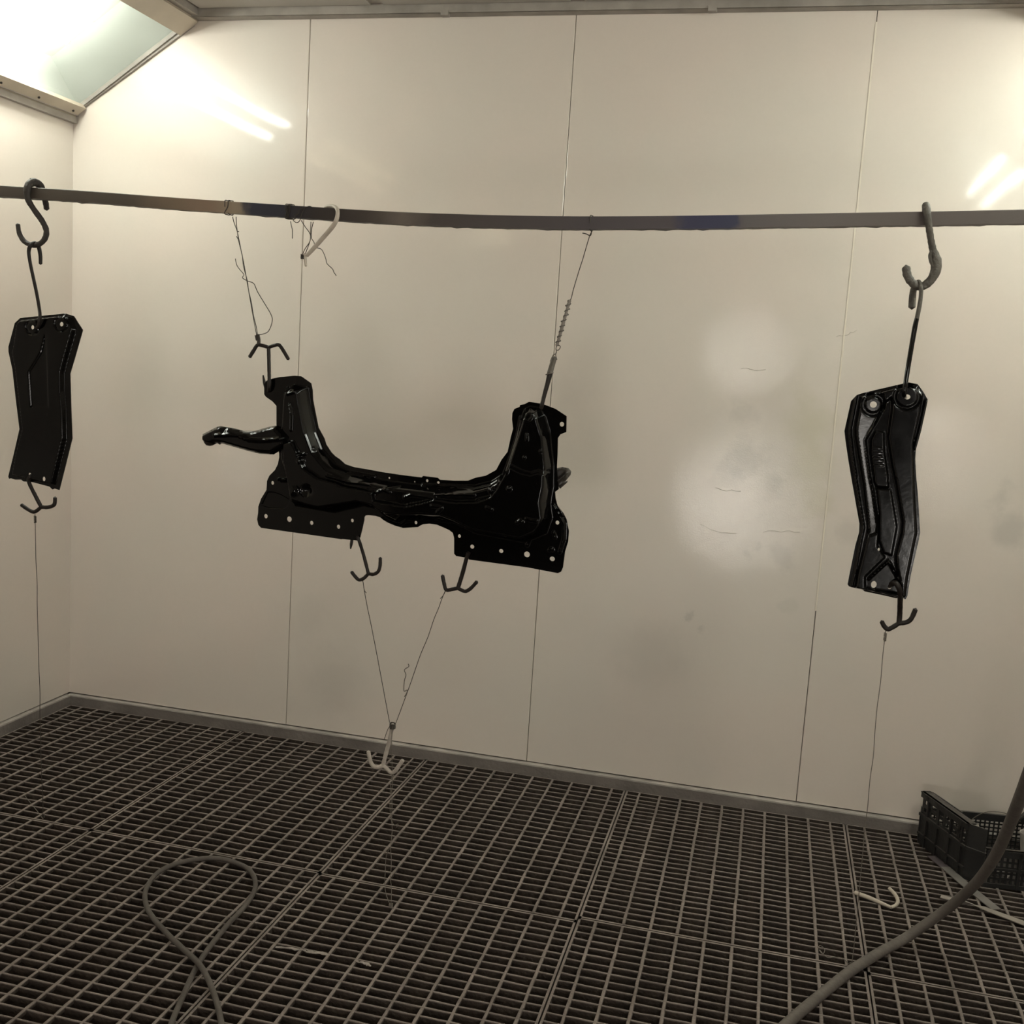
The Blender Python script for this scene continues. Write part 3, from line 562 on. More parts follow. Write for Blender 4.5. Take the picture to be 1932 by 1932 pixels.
g.f += [tuple(range(6, -1, -1)), tuple(range((len(xx) - 1) * 7, len(xx) * 7))]
RT = thing('hanging_rail', 'long sagging square steel rail across the booth with tan and dark blue paint patches', 'rail')
g.make('square_tube', M_RAIL, RT, ang=30)
for k, (x0, x1) in enumerate(((0.0, .012), (W4 - .012, W4))):
    zc = rail_top(x0) - RH / 2; G().box((x0, YB - .04, zc - .05), (x1, YB + .04, zc + .05)).make('wall_bracket', M_RAIL, RT, smooth=False)
def RZ(px_): x = P(px_, 400).x; return rail_top(x)
def loop_rail(g, x, r, turns=1, gap=.004, slack=.0, seed=1):
    """wire wound round the rail at x"""
    rr = random.Random(seed); pts = []; o = .0155; zt_ = rail_top(x)
    for t_ in range(turns):
        dx = x + t_ * gap
        for (y, z) in ((-o, zt_ - RH / 2), (-o, zt_ + .001), (0, zt_ + .003), (o, zt_ + .001), (o, zt_ - RH), (0, zt_ - RH - .004 - slack), (-o, zt_ - RH - .002)):
            pts.append((dx + rr.uniform(-.0012, .0012) + gap * .1, YB + y, z))
    g.tube(pts, r, seg=6, sub=3); return pts[-1]

# ------------------------------------------------------------------ hooks
HK = 'double-pronged hooks'
def pronged(name_lbl, shank, left, right, r, m, extra=None, rsh=None, dys=0.0, name='pronged_hook', group=HK):
    T = thing(name, name_lbl, 'hook', group)
    G().tube([P(x, y, d) for x, y, d in shank], rsh or r, seg=10, jitter=.05).make('shank', m, T)
    for pr_ in (left, right):
        G().tube([P(x, y, dys) for x, y in pr_], r, seg=10, jitter=.05).make('prong', m, T)
    if extra: G().tube([P(x, y, d) for x, y, d in extra], [r * .9] * (len(extra) - 1) + [r * .35], seg=8).make('pointed_end', m, T)
    return T
C7 = crop(380, 350, 5.6824); D1 = crop(1560, 360, 5.683); N6 = crop(960, 370, 4.492); Q7 = crop(600, 1180, 6.44)
w3 = lambda pts, d=0.: [(x, y, d) for x, y in pts]
j = px(C7, 720, 1735)
pronged('black pronged hook, prongs down, above the left tower of the crossmember', [(j[0], j[1], 0), (507.5, 690, -.002), (508, 716, -.014), (507.5, 733, -.012), (507, 738, 0)],
        [j] + C7([(650, 1715), (600, 1712), (560, 1770), (518, 1838)]), [j] + C7([(770, 1718), (825, 1708), (862, 1745), (932, 1862)]), .0052, M_HOOK, extra=[(507, 738, 0), (503, 735, .012), (499, 722, .014), (496.5, 708, .014)])
j = px(Cc, 540, 695)
pronged('black pronged hook hanging under the left foot of the crossmember', [(*px(Cc, 420, 300), -.010), (*px(Cc, 440, 340), -.010), (*px(Cc, 490, 500), 0), (*j, 0)],
        [j] + Cc([(490, 745), (440, 762), (400, 728), (360, 676)]), [j] + Cc([(595, 702), (645, 672), (665, 610), (668, 528)]), .0050, M_HOOK, extra=w3(Cc([(372, 280), (364, 330), (356, 380), (349, 428)]), .008))
j = px(Cc, 1500, 850)
pronged('black pronged hook hanging under the right foot of the crossmember', [(*px(Cc, 1615, 470), -.010), (*px(Cc, 1590, 540), -.006), (*px(Cc, 1550, 690), 0), (*j, 0)],
        [j] + Cc([(1440, 862), (1375, 868), (1352, 800), (1335, 716)]), [j] + Cc([(1540, 872), (1585, 884), (1640, 850), (1703, 782)]), .0052, M_HOOK, rsh=.0058)
j = px(Ee, 215, 1757)
pronged('black pronged hook under the left hanging brace', [(*px(Ee, 184, 1583), .0), (*px(Ee, 160, 1596), -.020), (*px(Ee, 150, 1625), -.020), (*px(Ee, 185, 1700), -.006), (*j, 0)],
        [j] + Ee([(180, 1782), (150, 1772), (112, 1746)]), [j] + Ee([(250, 1758), (282, 1745), (287, 1708)]), .0058, M_HOOK)
j = px(Hc, 680, 1615)
pronged('black pronged hook under the right hanging brace', [(*px(Hc, 573, 1202), .0), (*px(Hc, 640, 1170), -.030), (*px(Hc, 690, 1260), -.030), (*px(Hc, 692, 1400), -.012), (*px(Hc, 688, 1520), 0), (*j, 0)],
        [j] + Hc([(600, 1665), (555, 1680), (515, 1645), (490, 1597)]), [j] + Hc([(760, 1605), (815, 1565), (862, 1462)]), .0060, M_HOOK, rsh=.0066)
j = px(Q7, 790, 1700)
WH = pronged('dusty white pronged hook hanging below the crossed wires, above the grating', [(*px(Q7, 910, 1200), 0), (*px(Q7, 860, 1430), 0), (*px(Q7, 820, 1580), 0), (*j, 0)],
        [j] + Q7([(735, 1722), (680, 1715), (645, 1670), (625, 1600), (612, 1532)]), [j] + Q7([(835, 1740), (885, 1785), (935, 1770), (985, 1700), (1032, 1638)]), .0058, M_WHITE2)
G().tube([P(*q) for q in Q7([(905, 1200), (860, 1240), (830, 1310), (805, 1385)])], .0011, seg=6).make('wire_end', M_WIREG, WH)

# S hooks over the rail
g = G(); zt_ = RZ(62)
sp = [P(*px(Ee, 243, 205), .032), P(*px(Ee, 236, 165), .032), P(*px(Ee, 214, 92), .026), P(*px(Ee, 178, 66), 0), P(*px(Ee, 145, 88), -.024), P(*px(Ee, 145, 150), -.026)] + [P(*q, d) for q, d in zip(Ee([(175, 205), (222, 272), (242, 325), (225, 372), (182, 394), (132, 378), (102, 335), (93, 285)]), (-.018, -.008, 0, 0, 0, 0, 0, 0))]
T = thing('s_hook', 'thick dark brown S hook over the rail at the far left', 'hook', 'S hooks on the rail')
g.tube(sp, [.0078, .0085, .0105, .0120, .0108, .0090, .0080, .0080, .0080, .0078, .0076, .0074, .0070, .0062], seg=12, jitter=.06).make('bent_rod', M_HOOKB, T)
G().tube([P(*q, -.01) for q in Ee([(165, 62), (160, 50), (156, 46)])], [.005, .003, .001], seg=6).make('paint_drip', M_HOOKB, T)
g = G()
sp = [P(*px(D1, 1062, 330), .034), P(*px(D1, 1062, 230), .034), P(*px(D1, 1062, 170), .018), P(*px(D1, 1065, 165), -.006), P(*px(D1, 1074, 225), -.026), P(*px(D1, 1090, 350), -.024)] + [P(*q, d) for q, d in zip(D1([(1112, 500), (1135, 620), (1168, 740), (1168, 850), (1120, 950), (1045, 1015), (975, 1025), (905, 975), (862, 900), (850, 820)]), (-.012, -.004, 0, 0, 0, 0, 0, 0, 0, 0))]
T = thing('s_hook', 'thick grey S hook over the rail above the right brace', 'hook', 'S hooks on the rail')
g.tube(sp, [.0085, .0088, .009, .0088, .0092, .0082, .0078, .0085, .0128, .0120, .0110, .0100, .0095, .0098, .0100, .0098], seg=12, jitter=.06).make('bent_rod', M_HOOKG, T)
G().tube([P(*q, -.008) for q in D1([(1125, 640), (1105, 690), (1115, 760), (1140, 820)])], [.003, .004, .004, .002], seg=6).make('paint_drip', M_HOOKG, T)
# long rod hooks
g = G(); g.tube([P(*q, d) for q, d in zip(Ee([(211, 490), (210, 445), (200, 400), (180, 384), (158, 398), (150, 430), (158, 490), (175, 570), (192, 650), (204, 720), (208, 765), (200, 815), (184, 826)]), (.02, .02, .016, 0, -.014, -.014, -.012, -.010, -.010, -.012, -.022, -.018, .0))], [.0052, .0056, .0062, .0068, .006, .0052, .0048, .0048, .0048, .0048, .0048, .0048, .004], seg=10)
tag(g.make('rod_hook', M_HOOK), 'thin black rod hook between the left S hook and the left brace', 'hook', 'long rod hooks')
T = thing('rod_hook', 'long rod hook, grey at the top and black below, carrying the right brace', 'hook', 'long rod hooks')
g = G(); g.tube([P(*q, d) for q, d in zip(D1([(912, 1250), (918, 1150), (930, 1060), (958, 995), (990, 978), (1010, 1045), (1008, 1130), (992, 1240), (965, 1370)]), (.03, .03, .028, .014, 0, -.014, -.014, -.012, -.010))], [.0086, .0088, .0080, .0062, .0050, .0050, .0048, .0052, .0052], seg=10); g.make('grey_rod', M_HOOKG, T)
g = G(); g.tube([P(*q, d) for q, d in zip(D1([(965, 1370), (945, 1460), (910, 1660), (870, 1900)]) + [(1708, 728), (1706, 745), (1708, 750)], (-.010, -.010, -.010, -.016, -.030, -.024, .004))], [.0055, .0062, .0060, .0058, .0058, .0056, .0045], seg=10); g.make('black_rod', M_BLACK2, T, label='gloss black lower rod')

# white bent hook on the rail
T = thing('bent_hook', 'pale bent rod hook hooked over the rail, its stem slanting down to the left', 'hook')
g = G(); g.tube([P(*q, d) for q, d in zip(C7([(1300, 300), (1340, 235), (1400, 222), (1445, 240), (1462, 290), (1445, 375), (1395, 455), (1300, 565), (1210, 665), (1130, 752)]), (.03, .03, .012, -.012, -.024, -.024, -.018, -.010, -.006, 0))], [.0050, .0054, .0052, .0052, .0055, .0062, .0064, .0062, .0060, .0050], seg=12); g.make('stem', M_WHITE, T)
G().tube([P(*q, 0) for q in C7([(1108, 735), (1112, 790), (1120, 862)])], [.0048, .0046, .0032], seg=10).make('tip', M_WHITE, T)

# ------------------------------------------------------------------ wires
WR = .0011
def wire(name, label, paths, m=M_WIRE, r=WR, group='binding wires', loops=()):
    T = thing(name, label, 'wire', group); 
    for pth in paths: G().tube(pth, r, seg=6, sub=4).make('strand', m, T)
    for x, n, gp in loops:
        g = G(); loop_rail(g, x, r * 1.15, n, gp, seed=int(x * 100)); g.make('loop', m, T)
    return T
XA = P(436, 395).x
wl = wire('hanging_wire', 'twisted wire from the rail to the hook above the left tower, with a loose loop', [
    [P(*q) for q in C7([(335, 335), (350, 400), (380, 480), (405, 590), (430, 720), (460, 860), (485, 1010), (515, 1180), (550, 1380), (580, 1540), (592, 1605)])],
    [P(*q, -.002) for q in C7([(372, 335), (376, 420), (386, 500), (400, 600), (436, 740), (452, 870), (492, 1020), (505, 1120), (535, 1250), (560, 1400), (585, 1500), (602, 1600)])],
    [P(*q, -.004) for q in C7([(365, 785), (378, 850), (410, 900), (455, 955), (440, 990), (500, 1025), (562, 1052), (602, 1140), (680, 1270), (742, 1375), (760, 1450), (720, 1560), (655, 1594), (600, 1600)])],
    [P(*q, -.003) for q in C7([(375, 545), (395, 580), (410, 640)])], [P(*q, -.003) for q in C7([(385, 495), (402, 493)])]], loops=[(XA - .012, 2, .010)])
g = G()
G().tube(helix(P(*px(C7, 598, 1605)), (P(*px(C7, 610, 1661)) - P(*px(C7, 598, 1605))), .0062, 5, .0028), .0012, seg=6, sub=2).make('knot', M_WIRE, wl)
g.tube([P(*q) for q in C7([(600, 1600), (615, 1660), (612, 1712)])], .0052, seg=10); g.make('wrapped_end', M_WIRE, wl)
wb = wire('wound_wire', 'short dark wire wound tightly round the rail, its end pointing down', [[P(*q, -.010) for q in C7([(955, 385), (962, 420), (975, 480), (975, 568)])]], loops=[(P(*px(C7, 925, 300)).x, 4, .0042)])
wc = wire('wire_tangle', 'tangled wire between the rail and the pale bent hook with a crooked free end', [
    [P(*q, d) for q, d in zip(C7([(1200, 245), (1160, 222), (1110, 240), (1050, 262), (1042, 300), (1000, 325), (1012, 350), (985, 372), (1020, 398), (1055, 375), (1075, 300), (1110, 240)]), (0, -.014, -.018, -.018, -.018, -.02, -.02, -.018, -.012, -.018, -.018, -.016))],
    [P(*q, -.006) for q in C7([(1070, 375), (1110, 440), (1165, 520), (1162, 600), (1110, 680), (1085, 740)])],
    [P(*q, 0) for q in C7([(1175, 390), (1170, 500), (1165, 590), (1130, 690), (1115, 730)])],
    [P(*q, .004) for q in C7([(1200, 390), (1182, 470), (1180, 560), (1205, 605), (1215, 640)])],
    [P(*q, .004) for q in C7([(1235, 668), (1290, 688), (1332, 780), (1345, 835), (1405, 895), (1420, 930), (1445, 966)])]])
g = G().tube(helix(P(*px(C7, 1090, 740)), (0, 0, -1), .0058, 4, .003), .0013, seg=6, sub=2)
g.make('knot', M_WIRE, wc)
# right suspension wire with the wrapped link
XR = P(1117, 420).x
wd_ = wire('hanging_wire', 'wire from the rail to the wrapped link above the right tower', [
    [P(*q) for q in N6([(712, 280), (700, 305), (684, 340), (660, 420), (625, 540), (605, 600), (565, 730), (545, 800), (533, 850), (522, 885)])], [P(*q) for q in N6([(625, 314), (655, 320), (690, 335), (700, 310)])]], r=.0013, loops=[(XR - .002, 1, .003)])
T = thing('wrapped_link', 'pale rod wrapped in crooked wire coils between the right wire and its hook', 'hook')
a = P(*px(N6, 515, 885)); b_ = P(*px(N6, 408, 1265)); ax = (b_ - a).normalized(); u = ax.orthogonal().normalized(); v = ax.cross(u)
G().tube([a, a.lerp(b_, .3), a.lerp(b_, .6), b_], [.0050, .0036, .0046, .0044], seg=8, jitter=.15).make('rod', mat('dull_rod', (.20, .175, .15), rough=.6), T)
g = G(); rr = random.Random(4); cp = []
for i in range(64):
    t_ = i / 63; an = i * .86 + rr.uniform(-.3, .3); R_ = .0048 + rr.uniform(-.001, .0030) * (1.0 if t_ < .75 else .5); cp.append(a.lerp(b_, t_) + u * math.cos(an) * R_ + v * math.sin(an) * R_)
g.tube(cp, .0014, seg=5, sub=2); g.make('wire_coil', mat('coil_wire', (.075, .064, .054), rough=.6), T); g = G(); g.tube([P(*q, -.002) for q in N6([(405, 1250), (436, 1275), (420, 1305), (400, 1300), (405, 1270)])], .0013, seg=6); g.make('wire_loop', M_WIREG, T); g = G(); g.tube([P(*q) for q in N6([(400, 1290), (402, 1330), (375, 1350), (352, 1400)])], .0014, seg=6); g.make('wire_loop', M_WIREG, T); g = G(); g.tube([P(*q) for q in N6([(402, 1320), (398, 1350), (408, 1385)])], .0014, seg=6)
g.make('wire_loop', M_WIREG, T)
T = thing('rod_hook', 'rod hook with grey upper end and black stem entering the right tower', 'hook', 'long rod hooks')
G().tube([P(*q) for q in N6([(386, 1372), (368, 1430), (348, 1500)])], [.0070, .0074, .0078], seg=12).make('grey_rod', M_HOOKG, T)
G().tube([P(*q, d) for q, d in zip(N6([(350, 1495), (330, 1580), (300, 1690), (282, 1762), (275, 1800)]), (0, 0, -.002, -.004, .0))], [.0078, .0062, .0056, .0056, .005], seg=12).make('black_rod', M_HOOK, T)
g = G(); c = P(*px(N6, 345, 1505)); g.tube([c + Vector((math.cos(q) * .0095, math.sin(q) * .0095, .003 * math.cos(q))) for q in [i * math.pi / 4 for i in range(9)]], .0015, seg=6, sub=3); g.make('wire_ring', M_WIREG, T)

# V wires to the white hook
jt = P(741, 1366)
wire('tie_wire', 'left wire of the V, from the left lower hook down to the white hook', [[P(*q) for q in Cc([(478, 760), (485, 800), (500, 900), (530, 1060), (560, 1200), (590, 1350), (640, 1610), (700, 1932)])] + [P(735, 1363)], [P(*q, -.003) for q in Cc([(490, 840), (500, 880), (518, 902)])]])
wire('tie_wire', 'right wire of the V, from the right lower hook down to the white hook', [[P(*q) for q in Cc([(1372, 850), (1365, 875), (1330, 960), (1290, 1070), (1240, 1190), (1180, 1370), (1100, 1560), (1030, 1760), (970, 1932)])] + [P(747, 1364)], [P(*q, -.003) for q in Cc([(1370, 870), (1345, 925), (1312, 962)])]])
wire('crooked_wire', 'short crooked wire end sticking up beside the right wire of the V', [[P(*q, -.004) for q in Q7([(1095, 468), (1102, 500), (1050, 540), (1068, 600), (1050, 670), (1042, 760), (1048, 800), (1085, 785), (1078, 820), (1050, 866)])]], m=M_WIREG, r=.0013)
g = G().tube(helix(P(*px(Q7, 908, 1188)), (0, 0, -1), .0078, 5, .003), .0017, seg=6, sub=2)
tag(g.make('wire_binding', M_WIRE), 'dark wire binding round the top of the white hook', 'wire', 'binding wires')
# floor ties
def floor_wire(label, top, via, endpx, m, seed):
    e = F(*endpx, -.004); a = P(*top); n = 14; pts = kink(a, e, n, .0016, seed)
    T = wire('floor_tie_wire', label, [pts], m=m, r=.0010, group='wires tied to the floor gratings')
    G().tube(helix(e + Vector((0, 0, .003)), (0, 0, 1), .005, 4, .003), .0011, seg=5, sub=2).make('knot', m, T)
    G().tube(helix(a.lerp(e, .006), e - a, .003, 6, .0035), .0013, seg=5, sub=2).make('knot', m, T); return T, e
T, e = floor_wire('thin wire from the left pronged hook straight down to the grating', (66, 970), None, (81, 1545), M_WIRE, 1)
G().tube([F(81, 1545, 0), F(70, 1530, .02), F(52, 1508, .03), F(46, 1500, .035)], .001, seg=5).make('wire_end', M_WIREG, T)
T, e = floor_wire('thin wire from the white hook down to the grating', (740, 1455), None, (737, 1714), M_WIREG, 2)
G().tube([P(740, 1370, -.008), P(739, 1400, -.01), P(740, 1455, -.006)], .001, seg=5).make('loose_strand', M_WIREG, T)
q0 = [F(737, 1710, .0), F(727, 1680, .04), F(727, 1640, .1), F(729, 1615, .14), F(736, 1600, .17)]; G().tube(q0, .001, seg=5).make('loose_strand', M_WIREG, T)
g = G().tube([P(737, 1480, 0), P(736, 1530, -.01), P(742, 1555, -.01), P(751, 1555, -.012), P(748, 1561, -.012)], .0009, seg=5); g.make('loose_strand', M_WIREG, T)
T, e = floor_wire('thin wire from the right pronged hook down to the grating beside the grey hose', (1671, 1190), None, (1606, 1826), M_WIREG, 3)
G().tube([F(1606, 1826, 0), F(1598, 1815, .01), F(1590, 1808, .015)], .0013, seg=5).make('wire_end', M_WIREG, T)
wire('crooked_wire', 'small curled wire scrap on the grating left of the grey hose', [[F(*q, .004) for q in ((1543, 1788), (1548, 1784), (1556, 1792), (1552, 1800), (1546, 1792), (1560, 1806), (1572, 1806), (1583, 1806))]], m=M_WIREG)

# ------------------------------------------------------------------ hoses
def hose(label, pts, r, m):
    return tag(G().tube(pts, r, seg=14, sub=10).make('air_hose', m), label, 'hose')
lp = [(300, 2060), (318, 1950), (345, 1880), (378, 1812), (425, 1750), (465, 1706), (482, 1672), (472, 1643), (440, 1626), (400, 1619), (345, 1626), (300, 1645), (275, 1680), (280, 1718), (312, 1758), (345, 1790), (378, 1822), (402, 1870), (418, 1932), (440, 2080)]
zz = [.008] * 14 + [.012, .018, .021, .014, .008, .008]
hose('brown rubber hose lying in a teardrop loop on the gratings', [F(x, y, z) for (x, y), z in zip(lp, zz)], .0070, M_HOSED)
hp = [(F(1380, 2040, .013)), F(1440, 1975, .013), F(1500, 1918, .013), F(1560, 1868, .013), F(1605, 1832, .014), F(1655, 1800, .018)]
for (x, y), d in zip([(1705, 1772), (1755, 1738), (1805, 1700), (1845, 1662), (1876, 1618), (1898, 1572), (1915, 1530), (1930, 1492), (1950, 1440), (1985, 1360)], [3.36, 3.36, 3.31, 3.20, 3.05, 2.90, 2.73, 2.57, 2.37, 2.12]): hp.append(far(x, y, d))
e = hp[-1]; hp += [e + Vector((.08, -.2, .16)), e + Vector((.12, -.55, .5)), e + Vector((.1, -.9, .95))]
hose('thick grey rubber hose crossing the lower right corner and rising to the right', hp, .0136, M_HOSE)

# ------------------------------------------------------------------ crate and what is in and round it
BLc, FLc = Vector((3.408, -.085, 0)), Vector((3.535, -.362, 0)); FRc, BRc = FLc + Vector((.40, .055, 0)), Vector((3.800, -.036, 0))
CT = thing('plastic_crate', 'black perforated plastic crate standing against the back wall', 'crate')
def pq(a, b_, s, z, inn=0.):
    d = (b_ - a).normalized(); n = Vector((-d.y, d.x, 0)); return a.lerp(b_, s) + n * inn + Vector((0, 0, z))
def slab(g, a, b_, s0, s1, z0, z1, t0, t1):
    V = [pq(a, b_, s, z, t) for z in (z0, z1) for s, t in ((s0, t0), (s1, t0), (s1, t1), (s0, t1))]
    g.add(V, [(0, 3, 2, 1), (4, 5, 6, 7), (0, 1, 5, 4), (1, 2, 6, 5), (2, 3, 7, 6), (3, 0, 4, 7)])
def lattice(g, a, b_, s0, s1, z0, z1, nx, nz, t=.003, bw=.005):
    Ln = (b_ - a).length
    for i in range(nx + 1):
        s = s0 + (s1 - s0) * i / nx; slab(g, a, b_, s - bw / 2 / Ln, s + bw / 2 / Ln, z0, z1, 0, t)
    for k in range(nz + 1):
        z = z0 + (z1 - z0) * k / nz; slab(g, a, b_, s0, s1, z - bw / 2, z + bw / 2, 0, t)
# winding: left side runs back-left -> front-left so the inward normal points right
LFc = FLc + (BLc - FLc) * .14; FLf = FLc + (FRc - FLc) * .09                         # chamfered corner
HL, HF = .185, .125
g = G(); slab(g, BLc, LFc, 0, 1, 0, .105, 0, .004); lattice(g, BLc, LFc, 0.04, .97, .112, .165, 6, 2, .004, .012); slab(g, BLc, LFc, 0, 1, .165, HL, -.006, .004); slab(g, BLc, LFc, 0, 1, HL - .004, HL, -.008, .026)
for s in (.16, .40, .66, .9): slab(g, BLc, LFc, s - .012, s + .012, 0, HL, -.006, 0)
slab(g, BLc, LFc, 0, 1, .100, .110, -.007, 0); slab(g, BLc, LFc, 0, 1, .035, .041, -.006, 0); g.make('left_side', M_CRATE, CT, smooth=False)
g = G(); slab(g, LFc, FLf, 0, 1, 0, .100, 0, .004); slab(g, LFc, FLf, 0, 1, .100, .11, -.006, .004); slab(g, LFc, FLf, 0, .9, .11, HL, 0, .004); g.make('corner_post', M_CRATE, CT, smooth=False)
g = G(); lattice(g, FLf, FRc, 0, 1, .012, HF - .02, 22, 5, .004, .0075); slab(g, FLf, FRc, 0, 1, HF - .022, HF, -.005, .005); slab(g, FLf, FRc, 0, 1, HF - .004, HF, -.006, .014); slab(g, FLf, FRc, 0, 1, 0, .014, -.004, .004)
slab(g, FLf, FRc, 0, 1, .058, .066, -.004, .002)
for s in (.28, .62): slab(g, FLf, FRc, s - .012, s + .012, 0, HF, -.005, .002)
g.make('front_side', M_CRATE, CT, smooth=False)
g = G(); lattice(g, BRc, BLc, 0, 1, .012, HF - .016, 26, 7, .003, .0048); slab(g, BRc, BLc, 0, 1, HF - .020, HF + .004, -.004, .006); slab(g, BRc, BLc, .0, 1, 0, .014, -.003, .004); g.make('back_side', M_CRATE, CT, smooth=False)
g = G(); slab(g, FRc, BRc, 0, 1, 0, .10, 0, .004); lattice(g, FRc, BRc, .04, .97, .112, .165, 6, 2, .004, .012); slab(g, FRc, BRc, 0, 1, .165, HL, -.006, .004); g.make('right_side', M_CRATE, CT, smooth=False)
g = G(); cs = [LFc, FLf, FRc, BRc, BLc]; g.add([c + Vector((0, 0, .008)) for c in cs] + [c + Vector((0, 0, .012)) for c in cs], [(4, 3, 2, 1, 0), (5, 6, 7, 8, 9)] + [(i, (i + 1) % 5, (i + 1) % 5 + 5, i + 5) for i in range(5)]); g.make('bottom', M_CRATE, CT, smooth=False)
# raised inner lip of the left end (second wall of the stacking rim)
in0, in1 = BLc + Vector((.030, .0, 0)), BLc.lerp(LFc, .62) + Vector((.034, 0, 0))
g = G(); slab(g, in0, in1, 0, 1, HL - .022, HL, 0, .004); slab(g, BLc, in0, 0, 1, HL - .014, HL, -.003, .003); g.make('rim', M_CRATE, CT, smooth=False)
ctr = (BLc + FRc) / 2
def inc(x, y, z): return BLc + (FLc - BLc) * y + (BRc - BLc) * x + Vector((0, 0, z))
# contents
g = G(); zc = .135
lp = [on(1806, 1553, 1, -.22), on(1822, 1554, 1, -.22), on(1828, 1562, 1, -.22), on(1822, 1572, 1, -.24), on(1808, 1574, 1, -.25)]
g.tube(lp, [.003, .004, .005, .004, .003], seg=8); g.tube([on(1826, 1558, 1, -.22), on(1832, 1570, 1, -.24), on(1836, 1582, 1, -.25), on(1820, 1581, 1, -.26), on(1812, 1579, 1, -.26)], [.004, .006, .006, .003, .002], seg=8)
tag(g.make('paper_mask', M_PAPER), 'crumpled white loop-shaped scrap on top of the crate contents', 'scrap')
def rod(lbl, pts, r, m, name='bent_rod', cat='rod', group='bits lying in the crate'): return tag(G().tube(pts, r, seg=8, sub=5).make(name, m), lbl, cat, group)
rod('white curved hook lying in the crate near its front rail', [inc(.50, .84, .085), inc(.54, .72, .105), inc(.62, .70, .11), inc(.68, .80, .10)], .005, M_WHITE)
rod('grey rod lying across the middle of the crate', [inc(.12, .7, .05), inc(.5, .5, .06), inc(.9, .55, .07)], .006, M_HOOKG)
rod('dark crusted hook on the crate floor at the back', [inc(.3, .3, .022), inc(.6, .25, .03), inc(.75, .4, .03), inc(.7, .5, .04)], .006, M_HOOKB)
rod('brown hook on the crate floor at the right', [inc(.55, .6, .022), inc(.8, .7, .022), inc(.9, .45, .03)], .006, M_HOOKB)
rod('pale bent hook standing in the left corner of the crate', [inc(.08, .3, .02), inc(.07, .5, .09), inc(.07, .72, .16), inc(.11, .78, .17)], .005, M_WHITE2)
rod('grey bent hook leaning on the left end of the crate', [inc(.25, .8, .02), inc(.16, .6, .06), inc(.12, .45, .10), inc(.14, .4, .12)], .005, M_HOOKG)
for k, (sx, sy, sz, lbl) in enumerate([(.30, .82, .028, 'white paper scrap seen through the front of the crate'), (.72, .84, .05, 'crumpled white paper behind the front lattice of the crate'), (.86, .5, .05, 'pale crumpled paper in the right half of the crate')]):
    rr = random.Random(k); c = inc(sx, sy, sz); g = G(); n = 7; V = [c + Vector((rr.uniform(.018, .034) * math.cos(a), rr.uniform(.018, .034) * math.sin(a), rr.uniform(-.012, .014))) for a in [2 * math.pi * i / n for i in range(n)]] + [c + Vector((0, 0, .022)), c - Vector((0, 0, .014))]
    g.add(V, [(i, (i + 1) % n, n) for i in range(n)] + [((i + 1) % n, i, n + 1) for i in range(n)]); tag(g.make('paper_scrap', M_PAPER, smooth=False), lbl, 'paper', 'paper scraps in the crate')
c = on(1941, 1592, 1, -.21); g = G(); n = 20
V = []; 
for z, r_ in ((-.035, .021), (.034, .030), (.036, .0315), (.034, .0285), (-.030, .0195)):
    V += [(c.x + r_ * math.cos(2 * math.pi * i / n), c.y + r_ * math.sin(2 * math.pi * i / n), c.z + z) for i in range(n)]
Fc = [(k * n + i, k * n + (i + 1) % n, (k + 1) * n + (i + 1) % n, (k + 1) * n + i) for k in range(4) for i in range(n)] + [tuple(range(n - 1, -1, -1)), tuple(range(4 * n, 5 * n))]
tag(G().add(V, Fc).make('paper_cup', M_PAPER), 'white cup standing in the right half of the crate', 'cup')
wire('springy_wire', 'thin wire arching up out of the crate against the wall', [[on(1824, 1556, 1, -.10), on(1838, 1543, 1, -.09), on(1855, 1534, 1, -.09), on(1875, 1531, 1, -.09), on(1902, 1536, 1, -.09), on(1925, 1550, 1, -.10)]], m=M_WIREG, r=.0014, group='wires in the crate')
tag(G().tube([on(1908, 1560, 1, -.12), on(1925, 1543, 1, -.11), on(1950, 1520, 1, -.09)], .006, seg=8).make('crusted_rod', M_HOOKB), 'dark crusted rod leaning in the crate against the back wall at the frame edge', 'rod')
g = G(); rr = random.Random(9); c = on(1797, 1540, 1, -.06)
for k in range(5): g.tube([c + Vector((rr.uniform(-.014, .014), rr.uniform(-.006, .006), rr.uniform(-.008, .008))) for _ in range(5)] , .0022, seg=5, sub=3)
g.tube([c, c + Vector((.016, 0, .006)), c + Vector((.024, 0, .018))], .0012, seg=5); tag(g.make('wire_scrap', M_HOOKB), 'small crusted wire knot caught on the back corner of the crate', 'wire')

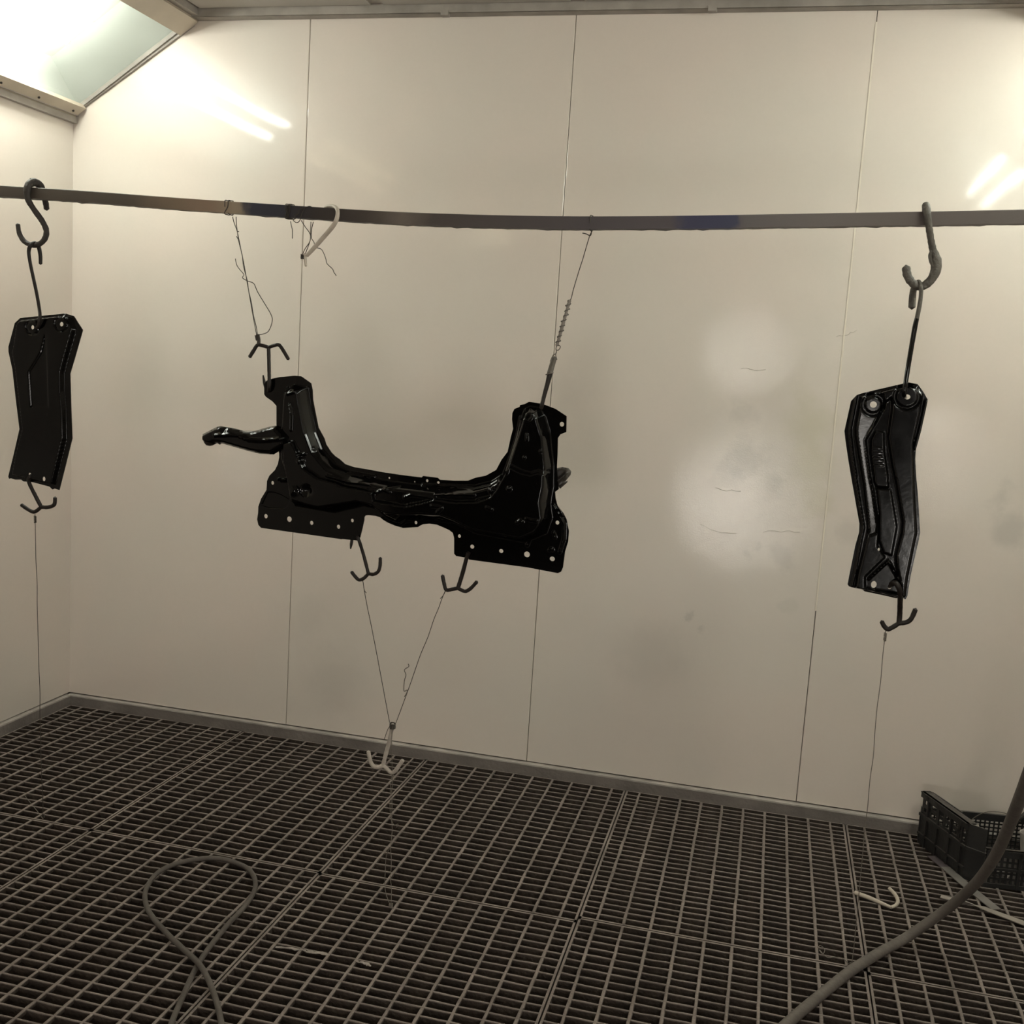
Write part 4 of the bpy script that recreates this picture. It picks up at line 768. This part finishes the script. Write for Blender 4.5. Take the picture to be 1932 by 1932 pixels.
def strip(lbl, pts, wd, m, twist=None, name='metal_strip'):
    g = G(); pts = [Vector(p_) for p_ in pts]; n = len(pts); V = []
    for i, p_ in enumerate(pts):
        d = (pts[min(i + 1, n - 1)] - pts[max(i - 1, 0)]).normalized(); s_ = d.cross(Vector((0, 0, 1))).normalized()
        if twist: s_ = (s_ * math.cos(twist[i]) + Vector((0, 0, 1)) * math.sin(twist[i])).normalized()
        u_ = s_.cross(d).normalized(); V += [p_ + s_ * wd / 2 - u_ * .0012, p_ - s_ * wd / 2 - u_ * .0012, p_ - s_ * wd / 2 + u_ * .0012, p_ + s_ * wd / 2 + u_ * .0012]
    Fc = [(i * 4 + k, i * 4 + (k + 1) % 4, i * 4 + (k + 1) % 4 + 4, i * 4 + k + 4) for i in range(n - 1) for k in range(4)] + [(3, 2, 1, 0), tuple(range(4 * n - 4, 4 * n))]
    return tag(g.add(V, Fc).make(name, m, smooth=False), lbl, 'strip', 'metal strips by the crate')
T1 = strip('flat grey strip running out from under the left side of the crate', [F(1757, 1615, .004), F(1783, 1636, .005)], .030, mat('strip_plum_paint', (.085, .07, .072), rough=.5))
T1['label'] = 'darker end of the flat strip beside the left side of the crate'
strip('flat grey strip lying diagonally in front of the crate', [F(1783, 1636, .0055), F(1830, 1676, .0055), F(1880, 1716, .0045)], .032, M_STRIP)
strip('long pale strip pointing to the lower right corner, twisted near its end', [F(1775, 1691, .010), F(1800, 1698, .010), F(1815, 1702, .012), F(1835, 1706, .012), F(1860, 1715, .010), F(1932, 1742, .008), F(1990, 1763, .006)], .027, M_STRIP2, twist=[.1, .1, .9, .5, .1, .0, .0])
T = thing('bent_hook', 'white bent hook lying on the grating left of the crate', 'hook')
G().tube([F(1613, 1684, .007), F(1640, 1694, .007), F(1681, 1712, .006)], [.0062, .0066, .0048], seg=10).make('stem', M_WHITE, T)
G().tube([F(1681, 1712, .006), F(1690, 1708, .008), F(1694, 1700, .010), F(1689, 1688, .012), F(1678, 1676, .014)], [.005, .0052, .0056, .0056, .005], seg=10).make('bent_end', M_WHITE, T)
# hardened paint crusts on the gratings
for lbl, a_, b2, w_ in [('pale hardened paint crust on the grating left of the brown hose crossing', (520, 1785), (617, 1800), .014), ('pale hardened paint crust along a grating bar at bottom centre', (566, 1790), (620, 1801), .010), ('hardened paint crust on the grating below the centre tie wire', (672, 1812), (700, 1822), .018)]:
    a = F(*a_, .002); b_ = F(*b2, .002); rr = random.Random(int(a_[0])); g = G(); n = 10
    pts = [a.lerp(b_, i / n) + Vector((rr.uniform(-.003, .003), rr.uniform(-.004, .004), 0)) for i in range(n + 1)]; g.tube(pts, [max(.002, w_ * .32 * rr.uniform(.4, 1.1)) for _ in pts], seg=7, sub=2)
    g.v = [(x, y, .001 + (z - .001) * .45) for x, y, z in g.v]; tag(g.make('paint_crust', M_CRUST), lbl, 'paint', 'paint crusts on the gratings')
bpy.context.view_layer.update()
